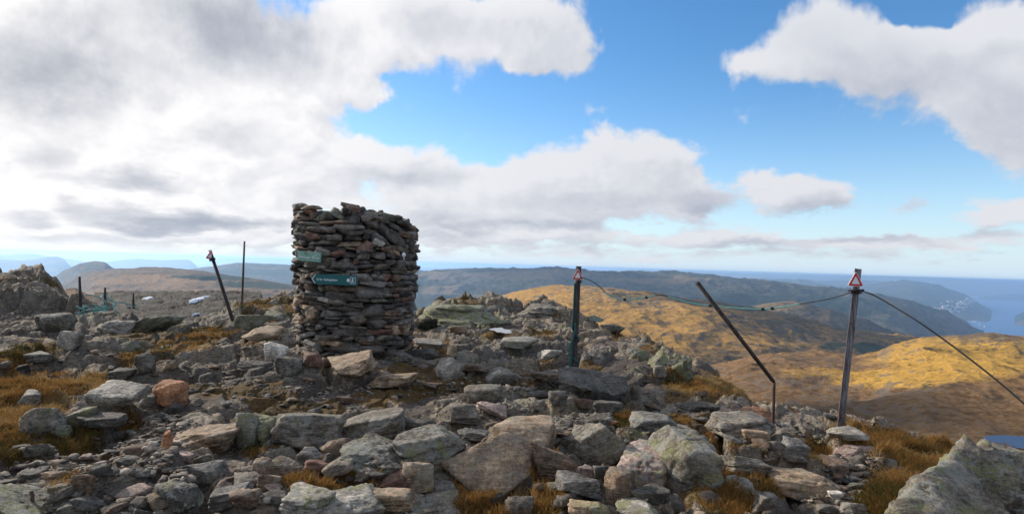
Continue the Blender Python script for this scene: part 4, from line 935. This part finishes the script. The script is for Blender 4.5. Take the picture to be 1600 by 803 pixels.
def slab_poly(pts2, y0, y1, M=None):          # outline in x,z pulled between y0 and y1
    n_ = len(pts2); V = [(x, y0, z) for x, z in pts2]+[(x, y1, z) for x, z in pts2]
    faces = [tuple(range(n_)), tuple(range(2*n_-1, n_-1, -1))]+[(i, i+n_, (i+1) % n_+n_, (i+1) % n_) for i in range(n_)]
    return V, faces
def ring_poly(out, inn, y0, y1):              # frame between two outlines with the same count
    n_ = len(out); V = [(x, y0, z) for x, z in out]+[(x, y0, z) for x, z in inn]+[(x, y1, z) for x, z in out]+[(x, y1, z) for x, z in inn]; faces = []
    for i in range(n_):
        j = (i+1) % n_; faces += [(i, j, j+n_, i+n_), (i+2*n_, i+3*n_, j+3*n_, j+2*n_), (i, i+2*n_, j+2*n_, j), (i+n_, j+n_, j+3*n_, i+3*n_)]
    return V, faces
def wavy(a, b, n, j, seed=0, bow=0.):
    r = random.Random(seed); a, b = Vector(a), Vector(b); return [a.lerp(b, i/(n-1))+Vector((r.uniform(-j, j), r.uniform(-j, j), bow*math.sin(math.pi*i/(n-1)))) for i in range(n)]
def postmat(name, c1, c2, metal=0., rough=.75, s=8.):
    m, t, b = newmat(name); tcn = t.new('ShaderNodeTexCoord'); mp = t.new('ShaderNodeMapping'); t.put(mp.inputs[0], tcn.outputs['Object']); mp.inputs['Scale'].default_value = (6, 6, .6)
    n = t.noise(mp.outputs[0], s, 7, .65); n2 = t.noise(tcn.outputs['Object'], 40, 5, .7)
    t.put(b.inputs['Base Color'], t.mix(t.sm(t.math('MULTIPLY_ADD', n2, .35, n), .50, .85), c1, c2)); b.inputs['Roughness'].default_value = rough; b.inputs['Metallic'].default_value = metal
    bp = t.new('ShaderNodeBump'); bp.inputs['Strength'].default_value = .6; bp.inputs['Distance'].default_value = .004; t.put(bp.inputs['Height'], n); t.l.new(bp.outputs[0], b.inputs['Normal']); return m
m_wood = postmat('weathered_dark_wood', (.022, .018, .016), (.095, .082, .072), rough=.8)
m_rust = postmat('rusty_steel', (.045, .018, .012), (.13, .075, .05), rough=.65)
m_steel = postmat('worn_galvanised_steel', (.10, .055, .045), (.27, .26, .27), rough=.5, metal=.35)
m_dkst = postmat('dark_weathered_steel', (.018, .013, .012), (.07, .05, .042), rough=.6, metal=.2)
m_red = flatmat('red_sign_paint', (.62, .035, .03), .45, nz=.12, bump=.05); m_white = flatmat('white_sign_paint', (.78, .77, .75), .5, nz=.06, bump=.05)
m_bk = flatmat('black_cable_sheath', (.012, .014, .018), .5, nz=.3); m_tq = flatmat('turquoise_rope', (.10, .29, .27), .75, nz=.35, scale=90, bump=.5)
m_dkrope = flatmat('dark_green_rope', (.03, .12, .11), .8, nz=.4, scale=90, bump=.5)

def warning_triangle(parent, c, size, nrm_yaw=0., lean=0., dark=False):
    """white triangular plate with a red border, mounted in front of its post"""
    s = size; T = [(-.5*s, -.36*s), (.5*s, -.36*s), (0, .56*s)]
    def rnd(T, k, cut=.10):
        n_ = len(T); out = []
        cen = (sum(a for a, _ in T)/n_, sum(b for _, b in T)/n_); T2 = [(cen[0]+(a-cen[0])*k, cen[1]+(b-cen[1])*k) for a, b in T]
        for i in range(n_):
            p0, p1, p2 = T2[i-1], T2[i], T2[(i+1) % n_]
            out += [(p1[0]+(p0[0]-p1[0])*cut, p1[1]+(p0[1]-p1[1])*cut), (p1[0]+(p0[0]-p1[0])*cut*.3+(p2[0]-p1[0])*cut*.3, p1[1]+(p0[1]-p1[1])*cut*.3+(p2[1]-p1[1])*cut*.3), (p1[0]+(p2[0]-p1[0])*cut, p1[1]+(p2[1]-p1[1])*cut)]
        return out
    pl = obj('sign_plate', mesh_of('sign_plate', slab_poly(rnd(T, 1.0)[::1], 0, .006), smooth_=False), m_white, parent)
    pl.location = c; pl.rotation_euler = (0, R(lean), R(nrm_yaw))
    obj('red_border', mesh_of('red_border', ring_poly(rnd(T, .90), rnd(T, .56), -.0035, .0), smooth_=False), m_red, pl)
    return pl

# ------------------------------------------------------------------ marker posts
def hitP(px, py): D = hit(px, py); return P(px, py, D)
# wooden post with triangle, right of the cairn
b0 = P(896, 573, 9.7); b0.z = gz(b0.x, 9.7); top = P(904, 416, 9.7)
post = empty('marker_post', b0, 'dark wooden post with a red and white triangle and turquoise rope wound down it', 'post')
L_ = lambda v: tuple(Vector(v)-b0)
pts = [Vector(L_(b0-Vector((0, 0, .25))))]+[Vector(L_(b0.lerp(top, k/8)))+Vector((random.uniform(-.003, .003), 0, 0)) for k in range(9)]
obj('pole', mesh_of('pole', tube(pts, .046, 12, [.05, .05]+[.049-.0008*k for k in range(8)])), m_wood, post)
warning_triangle(post, L_(P(903, 430, 9.64)), .185)
obj('clamp', mesh_of('clamp', tube([L_(P(904, 438.5, 9.7)), L_(P(904, 441, 9.7))], .055, 14)), m_dkst, post)
rp = []
for k in range(90):
    f = k/89; p = top.lerp(b0, .14+.86*f); an = f*9*math.pi*(f > .45)+3.4; rr3 = .052+(.03 if f > .5 else 0)*math.sin(f*40)**2
    rp.append(Vector(L_(p))+Vector((math.cos(an)*rr3-(.03*f if f > .6 else 0), math.sin(an)*rr3-.01, 0)))
obj('rope', mesh_of('rope', tube(rp, .010, 6)), m_dkrope, post)
for q in range(3):
    st_ = [Vector(L_(P(899-q*2.5, 505+14*q, 9.62))), Vector(L_(P(893-q*2, 540, 9.6))), Vector(L_(P(890-q*1.5+2*q, 575, 9.62)))]
    cur = [st_[0]*(1-u)**2+st_[1]*2*u*(1-u)+st_[2]*u*u+Vector((.012*math.sin(u*9+q), 0, 0)) for u in np.linspace(0, 1, 20)]
    obj('loose_rope', mesh_of('loose_rope', tube(cur, .009, 6)), m_dkrope, post)
# steel angle post with triangle, far right
b1 = P(1310, 671, 6.9); b1.z = gz(b1.x, 6.9); top1 = P(1341, 420, 6.9)
p2 = empty('marker_post', b1, 'rusty steel angle post with a red and white triangle at the brink on the right', 'post')
L1 = lambda v: Vector(v)-b1
ax = (top1-b1).normalized(); sx_ = Vector((1, 0, 0)); sx_ = (sx_-ax*sx_.dot(ax)).normalized(); sy_ = ax.cross(sx_)*-1
prof = [(-.034, -.005), (.034, -.005), (.034, -.0), (-.027, .001), (-.027, .058), (-.034, .058)]
rot = .45; V = []; 
for hgt in (-.3, (top1-b1).length):
    for (a, bb) in prof:
        ca_, sa_ = math.cos(rot), math.sin(rot); q = sx_*(a*ca_-bb*sa_)-sy_*(-(a*sa_+bb*ca_)); V.append(tuple(ax*hgt+q))
n6 = 6; obj('pole', mesh_of('pole', (V, [tuple(range(n6))[::-1], tuple(range(n6, 2*n6))]+[(i, (i+1) % n6, (i+1) % n6+n6, i+n6) for i in range(n6)]), smooth_=False), m_steel, p2)
warning_triangle(p2, L1(P(1337, 438, 6.82)), .178)
br = obj('bracket', mesh_of('bracket', tube([L1(P(1325, 454, 6.86)), L1(P(1350, 453, 6.86))], .009, 8), tube([L1(P(1329, 458, 6.86)), L1(P(1347, 457, 6.86))], .007, 8), tube([L1(P(1338, 452, 6.9)), L1(P(1338, 459, 6.9))], .042, 12)), m_dkst, p2)
# bent pole
b2v = P(1208, 660, 7.2); b2v.z = gz(b2v.x, 7.2); kn = P(1209.5, 597, 7.2); tp = P(1089, 441, 7.0)
p3 = empty('bent_pole', b2v, 'thin dark steel pole bent over sharply to the left near its foot', 'pole')
L2 = lambda v: Vector(v)-b2v
obj('lower_pole', mesh_of('lower_pole', tube([L2(b2v)-Vector((0, 0, .2)), L2(b2v), L2(b2v.lerp(kn, .9)), L2(kn)], .018, 10)), m_rust, p3)
d_ = (tp-kn).normalized(); obj('upper_pole', mesh_of('upper_pole', tube([L2(kn), L2(kn+d_*.03), L2(tp)], .024, 10, [.017, .023, .025])), m_dkst, p3)
# poles to the left of the cairn
b3 = P(364, 501, hit(364, 501)); D3 = b3.y; t3 = P(328, 391, D3-.1)
p4 = empty('marker_post', b3, 'dark pole leaning left with a small triangle seen nearly edge-on', 'post')
L3 = lambda v: Vector(v)-b3
obj('pole', mesh_of('pole', tube([L3(b3)-Vector((0, 0, .3)), L3(b3), L3(t3)], .040*D3/16.5, 10, [.045, .043, .036])), m_dkst, p4)
warning_triangle(p4, L3(P(329, 399, D3-.15)), .25, 64, 8)
obj('clamp', mesh_of('clamp', tube([L3(P(331.2, 404, D3-.1)), L3(P(332.2, 407, D3-.1))], .07, 10), tube([L3(P(328, 405.5, D3-.1)), L3(P(336, 404.5, D3-.1))], .02, 8)), m_dkst, p4)
def simple_pole(label, x0, y0, x1, y1, r_px, mat, D=None, name='thin_pole'):
    D = D or hit(x0, y0); b_ = P(x0, y0, D); t_ = P(x1, y1, D); r_ = r_px*D/F
    o = obj(name, mesh_of(name, tube([Vector((0, 0, -.4)), Vector((0, 0, 0)), (t_-b_)*.5, t_-b_], r_, 8, [r_*1.1, r_*1.1, r_, r_*.85])), mat, loc=b_); return tag(o, label, 'pole'), b_, D
simple_pole('thin straight rusty pole standing behind the leaning pole', 378, 476, 382, 377, 1.7, m_rust)
_, npos, nD = simple_pole('dark wooden pole at the left end of the turquoise nets', 126.5, 478, 124, 432, 2.0, m_dkst)
simple_pole('short pole standing behind the turquoise nets', 164.5, 476, 164, 449, 1.8, m_dkst)
o_, b_, D_2 = simple_pole('short pole with a white tag right of the turquoise nets', 208.5, 482, 208, 458, 1.5, m_dkst, name='tagged_pole')
bm = bmesh.new(); bmesh.ops.create_cube(bm, size=1)
for q in bm.verts: q.co = Vector((q.co.x*.07, q.co.y*.05, q.co.z*.16))+(P(208, 462, D_2)-b_)
me = bpy.data.meshes.new('tag'); bm.to_mesh(me); bm.free(); obj('tag', me, m_white, o_)
# short rusty rod at the lower left
D5 = hit(50, 795); b5 = P(50, 795, D5)
tag(obj('iron_rod', mesh_of('iron_rod', tube([Vector((0, 0, -.05)), Vector((0, 0, .08)), P(48.5, 766, D5)-b5], .011, 8)), m_rust, loc=b5), 'short rusty iron rod sticking out of rock at the lower left', 'rod')

# ------------------------------------------------------------------ ropes and cable
def spline(pts, n=14):
    P3 = [Vector(p) for p in pts]; out = []
    for i in range(len(P3)-1):
        a, b_, c, d = P3[max(i-1, 0)], P3[i], P3[i+1], P3[min(i+2, len(P3)-1)]
        for k in range(n):
            u = k/n; out.append(.5*((2*b_)+(c-a)*u+(2*a-5*b_+4*c-d)*u*u+(-a+3*b_-3*c+d)*u*u*u))
    out.append(P3[-1]); return out
def lerpD(x): return 9.6+(6.85-9.6)*(x-905)/(1332-905)
o0 = P(1110, 470, lerpD(1110)); cable = empty('slack_cable', o0, 'slack dark cable sheathed in turquoise hanging between the two triangle posts', 'cable')
seg = [((906,433),(922,438),(936,447),(946,457)), ((946,457),(960,465),(976,468),(1000,466),(1024,461.5)), ((1024,461.5),(1034,461),(1044,463)), ((1044,463),(1070,471),(1105,477),(1150,481),(1190,483),(1222,480),(1250,475)), ((1250,475),(1290,468),(1316,461),(1334,455))]
for i, s_ in enumerate(seg):
    tq = i in (1, 3); pp = [P(x, y, lerpD(x))-o0 for x, y in s_]
    obj('sheath' if tq else 'bare_cable', mesh_of('c', tube(spline(pp),   .008 if tq else .0065, 8)), m_tq if tq else m_bk, cable)
for x, y in ((976,468),(1010,464.5),(1110,477.5),(1192,483),(1207,482)):
    q = P(x, y, lerpD(x))-o0; obj('tie', mesh_of('tie', tube([q-Vector((.02, 0, 0)), q+Vector((.02, 0, .001))], .019, 8)), m_bk, cable)
o1 = P(1345, 454, 6.85); pp = [(1345,454,6.85),(1365,461,6.7),(1395,478,6.5),(1440,506,6.2),(1500,549,5.9),(1560,596,5.6),(1610,640,5.35),(1660,690,5.1),(1710,745,4.9)]
tag(obj('guy_cable', mesh_of('guy_cable', tube(spline([P(*q)-o1 for q in pp]), .0085, 8)), m_bk, loc=o1), 'dark cable running from the right post down to the right edge', 'cable')
# heap of turquoise net
r = random.Random(4); VF = []; cN = P(152, 486, nD)
for k in range(7):
    x = r.uniform(132, 178); y = 494-r.random()*8; D = nD+r.uniform(-1, 1); c = P(x, y, D); pp = []
    for q in range(10): c = c+Vector((r.uniform(-.28, .32), r.uniform(-.2, .2), r.uniform(-.09, .09))); c.z = max(c.z, gz(c.x, c.y)+.03); c.x = min(max(c.x, P(122, 490, D).x), P(184, 490, D).x); pp.append(c-cN)
    VF.append(tube(spline(pp, 4), .013, 5))
for (x0, y0, x1, y1) in ((160,472,150,492),(164,468,172,490),(176,474,180,488),(126,476,140,490),(150,480,182,484)):
    a_, b_ = P(x0, y0, nD), P(x1, y1, nD); pp = [a_.lerp(b_, u/6)-cN+Vector((0, 0, -.12*math.sin(math.pi*u/6))) for u in range(7)]; VF.append(tube(pp, .014, 5))
tag(obj('net_heap', mesh_of('net_heap', *VF), m_tq, loc=cN), 'tangled heap of turquoise net and rope between the small left poles', 'net')

# ------------------------------------------------------------------ signs on the cairn
m_teal = flatmat('teal_sign_board', (.012, .105, .105), .4, nz=.08, bump=.03); m_faded = flatmat('faded_green_sign', (.12, .26, .215), .55, nz=.3, scale=9, bump=.03)
m_txt = flatmat('white_sign_lettering', (.72, .74, .72), .5, nz=.05, bump=0); m_txt2 = flatmat('faded_lettering', (.50, .58, .53), .6, nz=.1, bump=0)
def text_part(parent, body, size, loc, mat, name='lettering', width=None):
    cu = bpy.data.curves.new(name, 'FONT'); cu.body = body; cu.size = size; cu.extrude = .0012; cu.resolution_u = 3; cu.offset = size*.012
    tmp = bpy.data.objects.new('tmp', cu); C.objects.link(tmp); dg = bpy.context.evaluated_depsgraph_get(); me = bpy.data.meshes.new_from_object(tmp.evaluated_get(dg)); bpy.data.objects.remove(tmp)
    v = np.empty(len(me.vertices)*3); me.vertices.foreach_get('co', v); v = v.reshape(-1, 3); k = (width/(v[:, 0].max()-v[:, 0].min())) if width else 1
    v2 = np.stack([(v[:, 0]-v[:, 0].min())*k, -v[:, 2], v[:, 1]], -1); me.vertices.foreach_set('co', v2.ravel()); me.materials.clear(); me.update()
    o = obj(name, me, mat, parent); o.location = loc; return o
def disc(r_, cx_, cz, n_=24): return [(cx_+r_*math.cos(2*math.pi*k/n_), cz+r_*math.sin(2*math.pi*k/n_)) for k in range(n_)]
# arrow board
pL = P(487, 435.5, 10.56); pR = P(558, 438.5, 10.22); wd = (pR-pL).length; yaw = math.atan2(pR.y-pL.y, pR.x-pL.x); lean = -math.atan2(pR.z-pL.z, Vector((pR.x-pL.x, pR.y-pL.y)).length)
hh = 15.5*10.5/F; mid_ = (pL+pR)/2
s1_ = empty('trail_sign', mid_, 'teal arrow-shaped trail sign with white lettering and walker symbol on the cairn', 'sign'); s1_.rotation_euler = (0, lean, yaw)
hw = wd/2; tipx = .075
shape = [(-hw, 0), (-hw+tipx, -hh/2), (hw, -hh/2), (hw, hh/2), (-hw+tipx, hh/2)]
obj('board', mesh_of('board', slab_poly(shape, -.012, .012), smooth_=False), m_teal, s1_)
ch = [(-hw+.012, 0), (-hw+tipx+.004, hh/2-.012), (-hw+tipx+.018, hh/2-.012), (-hw+.030, 0), (-hw+tipx+.018, -hh/2+.012), (-hw+tipx+.004, -hh/2+.012)]
V, f = slab_poly(ch, -.0155, -.0125); 
chv = [(a, y_, b) for y_ in (-.0155, -.0125) for a, b in ch]
obj('arrow_outline', mesh_of('arrow_outline', (chv, [(0, 1, 2, 3), (0, 3, 4, 5), (6, 9, 8, 7), (6, 11, 10, 9)]+[(i, i+6, (i+1) % 6+6, (i+1) % 6) for i in range(6)]), smooth_=False), m_txt, s1_)
text_part(s1_, '5,1 km', .052, (-hw+.115, -.0135, -.020), m_txt, width=.115)
text_part(s1_, 'Redningshytten', .052, (-hw+.265, -.0135, -.020), m_txt, width=.27)
obj('round_badge', mesh_of('round_badge', slab_poly(disc(.029, hw-.165, 0), -.0155, -.0125), smooth_=False), m_txt, s1_)
wx = hw-.075; sq = .052
ic = obj('walker_symbol', mesh_of('walker_symbol', ring_poly([(wx-sq, -sq), (wx+sq, -sq), (wx+sq, sq), (wx-sq, sq)], [(wx-sq+.006, -sq+.006), (wx+sq-.006, -sq+.006), (wx+sq-.006, sq-.006), (wx-sq+.006, sq-.006)], -.0155, -.0125),
    slab_poly(disc(.009, wx-.004, .034, 12), -.0155, -.0125), slab_poly([(wx-.010, -.002), (wx+.010, -.002), (wx+.012, .020), (wx, .025), (wx-.012, .020)], -.0155, -.0125),
    slab_poly([(wx-.009, -.003), (wx-.022, -.040), (wx-.013, -.040), (wx+.002, -.003)], -.0155, -.0125), slab_poly([(wx-.001, -.003), (wx+.013, -.040), (wx+.021, -.038), (wx+.010, -.003)], -.0155, -.0125),
    slab_poly([(wx-.012, .020), (wx-.026, .002), (wx-.022, -.001), (wx-.009, .012)], -.0155, -.0125), slab_poly([(wx-.026, .006), (wx-.029, -.040), (wx-.026, -.040), (wx-.023, .006)], -.0155, -.0125), smooth_=False), m_txt, s1_)
# faded upper plate
pL = P(465.5, 400, 10.80); pR = P(501.5, 401.5, 10.42); wd2 = (pR-pL).length; yaw2 = math.atan2(pR.y-pL.y, pR.x-pL.x); mid_ = (pL+pR)/2; h2 = 14.5*10.8/F
s2_ = empty('summit_sign', mid_, 'faded pale green name plate fixed to the upper left of the cairn', 'sign'); s2_.rotation_euler = (0, R(2.5), yaw2)
obj('board', mesh_of('board', slab_poly([(-wd2/2, -h2/2), (wd2/2, -h2/2), (wd2/2, h2/2), (-wd2/2, h2/2)], -.010, .010), smooth_=False), m_faded, s2_)
text_part(s2_, 'Gullfjellstoppen 987 moh', .058, (-wd2/2+.025, -.0115, -.035), m_txt2, width=wd2-.05)
# small white marker
pm = P(631, 398, 10.50); bm = bmesh.new(); bmesh.ops.create_uvsphere(bm, u_segments=20, v_segments=12, radius=.032)
for q in bm.verts: q.co.y *= .5; q.co.z *= 1.15
me = bpy.data.meshes.new('white_marker'); bm.to_mesh(me); bm.free()
for q in me.polygons: q.use_smooth = True
mk = tag(obj('white_marker', me, m_white, loc=pm), 'small round white marker hanging on the right side of the cairn', 'marker')
obj('string', mesh_of('string', tube([(0, 0, -.035), (.006, 0, -.06), (.004, .0, -.09)], .006, 6)), m_white, mk)

# ------------------------------------------------------------------ snow, puddle, tarn
def patch(name, label, cat, cx_, cy_, rx, ry, mat, kind, thick=.05, seed=1, lift=.02, level=False, D=None):
    r = random.Random(seed); D = D or hit(cx_, cy_); c = P(cx_, cy_, D); g = gz(c.x, D)
    Wd = rx*D/F; slope = (EYE-g)/D; Dd = ry*D/F/max(slope, .045); n_ = 28; rings = 5; V = [(0, 0, thick)]; faces = []
    for k in range(1, rings+1):
        for i in range(n_):
            a_ = 2*math.pi*i/n_; w_ = 1+.28*math.sin(2*a_+seed)+.16*math.sin(5*a_+2*seed)+.08*math.sin(9*a_); q = k/rings
            x_, y_ = Wd*w_*q*math.cos(a_), Dd*w_*q*math.sin(a_); V.append((x_, y_, (0 if level else gz(c.x+x_, D+y_)-g)*.25+thick*(1-q**3)-(0 if level else .12*q**6)))
    for i in range(n_): faces.append((0, 1+i, 1+(i+1) % n_))
    for k in range(rings-1):
        for i in range(n_): a_ = 1+k*n_+i; b_ = 1+k*n_+(i+1) % n_; faces.append((a_, a_+n_, b_+n_, b_))
    me = bpy.data.meshes.new(name); me.from_pydata(V, [], faces); me.update()
    for q in me.polygons: q.use_smooth = True
    return tag(obj(name, me, mat, loc=(c.x, D, g+lift)), label, cat, kind=kind)
m_snow = flatmat('old_snow', (.80, .82, .86), .7, nz=.06, scale=6)
for i, (x, y, rx, ry) in enumerate(((235, 465.5, 6, 2.0), (313, 467, 8, 2.6), (322, 464.5, 4, 1.0), (307, 491.5, 2, 1.0))):
    patch('snow', 'patch of old snow', None, x, y, rx, ry, m_snow, 'stuff', .06, i+2, .02)
pud = patch('puddle', 'puddle', None, 783, 525, 15, 4.0, watermat('puddle_water', (.10, .12, .14), .04, 8., .05), 'structure', 0.0, 3, .10, True)
c = P(1604, 690, 505); n = 40; V = [(0, 0, 0)]+[(31*math.cos(2*math.pi*k/n), 22*math.sin(2*math.pi*k/n), 0) for k in range(n)]
me = bpy.data.meshes.new('tarn'); me.from_pydata(V, [], [(0, 1+k, 1+(k+1) % n) for k in range(n)]); tag(obj('tarn', me, watermat('tarn_water', (.015, .05, .12), .5, .3, .5), loc=(c.x, c.y, c.z-.6)), kind='structure')

# ------------------------------------------------------------------ juniper bush behind the cairn
def leaf_bush(name, label, px, py, w_px, h_px, n, col1, col2, seed=1):
    D = hit(px, py+h_px*.5); s = D/F; base_ = P(px, py+h_px*.45, D); r = np.random.default_rng(seed); V, Fc = [], []
    root = empty(name, base_, label, 'bush')
    br_ = []
    for k in range(26):
        a_ = r.uniform(0, 6.28); e_ = r.uniform(.2, 1.2); Lb = r.uniform(.5, 1.); q = Vector((math.cos(a_)*math.cos(e_)*w_px*s*.5*Lb, math.sin(a_)*math.cos(e_)*w_px*s*.35*Lb, math.sin(e_)*h_px*s*.95*Lb)); br_.append(q)
    obj('stems', mesh_of('stems', *[tube([Vector((0, 0, -.05)), q*.5+Vector((0, 0, .02)), q], .008, 5, [.014, .009, .004]) for q in br_]), m_wood, root)
    for k in range(n):
        q = br_[r.integers(26)]; c_ = np.array(q)*r.uniform(.3, 1.08)+r.normal(0, .035, 3); d1_ = r.normal(0, 1, 3); d1_ /= np.linalg.norm(d1_); d2_ = np.cross(d1_, r.normal(0, 1, 3)); d2_ /= np.linalg.norm(d2_); l_ = r.uniform(.02, .045)
        i = len(V); V += [c_-d1_*l_*.5, c_+d2_*l_*.2, c_+d1_*l_*.5, c_-d2_*l_*.2]; Fc.append((i, i+1, i+2, i+3))
    m, t, b = newmat(name+'_leaves'); tcn = t.new('ShaderNodeTexCoord'); t.put(b.inputs['Base Color'], t.mix(t.sm(t.noise(tcn.outputs['Object'], 9, 4), .4, .6), col1, col2)); b.inputs['Roughness'].default_value = .8
    obj('foliage', mesh_np('foliage', V, Fc, False), m, root)
leaf_bush('juniper_bush', 'dark scrubby bush growing low right behind the cairn', 667, 504, 44, 26, 5200, (.012, .018, .012), (.05, .05, .025))

# ------------------------------------------------------------------ grass
def grassmat():
    m, t, b = newmat('autumn_grass'); pk = t.attr('pick')
    col = t.ramp(pk, [(0, (.045, .055, .016)), (.25, (.12, .085, .026)), (.5, (.29, .135, .034)), (.75, (.37, .205, .06)), (1, (.44, .32, .15))])
    t.put(b.inputs['Base Color'], col); b.inputs['Roughness'].default_value = .75; b.inputs['Specular IOR Level'].default_value = .15
    tr = t.new('ShaderNodeBsdfTranslucent'); t.put(tr.inputs[0], col); mx = t.new('ShaderNodeMixShader'); mx.inputs[0].default_value = .35
    o = [n for n in t.n if n.type == 'OUTPUT_MATERIAL'][0]; t.l.new(b.outputs[0], mx.inputs[1]); t.l.new(tr.outputs[0], mx.inputs[2]); t.l.new(mx.outputs[0], o.inputs[0]); return m
def grass_field(n_tuft, seed):
    r = np.random.default_rng(seed)
    px = r.uniform(-40, 1640, n_tuft*14); py = 470+345*r.random(n_tuft*14)**.9
    wv = blobs(px+12*r.normal(size=px.size)*.5, py+4*r.normal(size=px.size)*.5, TURF)
    keep = r.random(px.size) < np.clip(wv-.25, 0, 1)*1.2; px, py = px[keep][:n_tuft], py[keep][:n_tuft]
    V, Fc, Pk = [], [], []; cache = {}; off = 0
    for a, b_ in zip(px, py):
        key = (int(a//6), int(b_//2))
        if key not in cache: cache[key] = hit(key[0]*6+3, key[1]*2+1)
        D = cache[key]*(1+r.uniform(-.012, .012))
        if D > 24: continue
        x = ray(a, b_).x*D; nb = int(r.integers(12, 22)); hgt = r.uniform(.022, .055)*(1.5 if (a > 1300) else 1.)*r.choice([.6, .8, 1, 1.6]); tone = np.clip(.5+.8*vn(np.array([x*1.2]), np.array([D*1.2]), s=3)[0]*.6+r.normal(0, .12), 0, 1)
        bx = x+r.normal(0, .045, nb); by = D+r.normal(0, .045, nb); bz = gz_fast(bx, by)-.01; an = r.uniform(0, 6.28, nb); ln = r.uniform(.2, .95, nb)*hgt; hz_ = hgt*r.uniform(.5, 1.15, nb); wz = r.uniform(.0015, .0035, nb)*(.5+D/6)
        dx, dy = np.cos(an)*ln+.01, np.sin(an)*ln; sxx, syy = -np.sin(r.uniform(-1, 1, nb))*.3*wz, wz*0; sxx = wz
        p0 = np.stack([bx-sxx, by, bz], -1); p1_ = np.stack([bx+sxx, by, bz], -1); p2_ = np.stack([bx+dx*.4+sxx*.7, by+dy*.4, bz+hz_*.65], -1); p3_ = np.stack([bx+dx*.4-sxx*.7, by+dy*.4, bz+hz_*.65], -1)
        p4_ = np.stack([bx+dx+sxx*.1, by+dy, bz+hz_], -1); p5_ = np.stack([bx+dx-sxx*.1, by+dy, bz+hz_], -1)
        V.append(np.stack([p0, p1_, p2_, p3_, p4_, p5_], 1).reshape(-1, 3)); i = off+6*np.arange(nb)[:, None]
        Fc.append(np.concatenate([i+[0, 1, 2, 3], i+[3, 2, 4, 5]])); off += 6*nb; Pk.append(np.repeat(np.clip(tone+r.normal(0, .13, nb), 0, 1), 6))
    me = mesh_np('grass', np.vstack(V), np.vstack(Fc), False); fattr(me, 'pick', np.concatenate(Pk)); return me
tag(obj('grass', grass_field(14000, 5), grassmat()), 'orange and golden autumn grass in the hollows', 'grass', kind='stuff')

# ------------------------------------------------------------------ the town by the fjord
hm = []
for i, (w_, l_, h_) in enumerate(((26, 18, 11), (34, 20, 13), (44, 24, 16))):
    x_, y_ = w_/2, l_/2; V = [(-x_, -y_, -6), (x_, -y_, -6), (x_, y_, -6), (-x_, y_, -6), (-x_, -y_, h_), (x_, -y_, h_), (x_, y_, h_), (-x_, y_, h_), (-x_, 0, h_+7), (x_, 0, h_+7)]
    hm.append(((V[:8]+V[8:], [(0, 1, 5, 4), (1, 2, 6, 9, 5), (2, 3, 7, 6), (3, 0, 4, 8, 7)]), ([(-x_-1, -y_-1.5, h_-.8), (x_+1, -y_-1.5, h_-.8), (x_+1, 0, h_+7.4), (-x_-1, 0, h_+7.4), (-x_-1, y_+1.5, h_-.8), (x_+1, y_+1.5, h_-.8)], [(0, 1, 2, 3), (3, 2, 5, 4)])))
m_wall = flatmat('white_painted_timber', (.80, .79, .76), .7, nz=.05, bump=0); m_roof = flatmat('dark_roof_tiles', (.16, .10, .085), .8, nz=.2, bump=0)
wm = [mesh_of('house', a, smooth_=False) for a, b_ in hm]; rm = [mesh_of('roof', b_, smooth_=False) for a, b_ in hm]
for q in wm: q.materials.append(m_wall)
for q in rm: q.materials.append(m_roof)
rt = random.Random(9)
for k in range(200):
    cxx, cyy, sx2, sy2 = rt.choice(((1448, 490, 26, 4.0), (1470, 488, 16, 5), (1478, 482, 12, 5), (1505, 473, 16, 3), (1520, 470, 10, 3), (1440, 491, 22, 3), (1500, 480, 14, 4)))
    p_ = H_march(cxx+rt.gauss(0, 1)*sx2*.6, cyy+rt.gauss(0, 1)*sy2*.7)
    if p_.z < SEA+4: p_.z = SEA+4; 
    j = rt.randrange(3); o = obj('house', wm[j], loc=p_); o.rotation_euler.z = rt.uniform(-.8, .8); f = rt.uniform(1.0, 1.6); o.scale = (f, f, f)
    tag(o, 'tiny pale house of the town on the fjord shore', 'house', 'houses of the town along the fjord shore'); obj('roof', rm[j], parent=o)
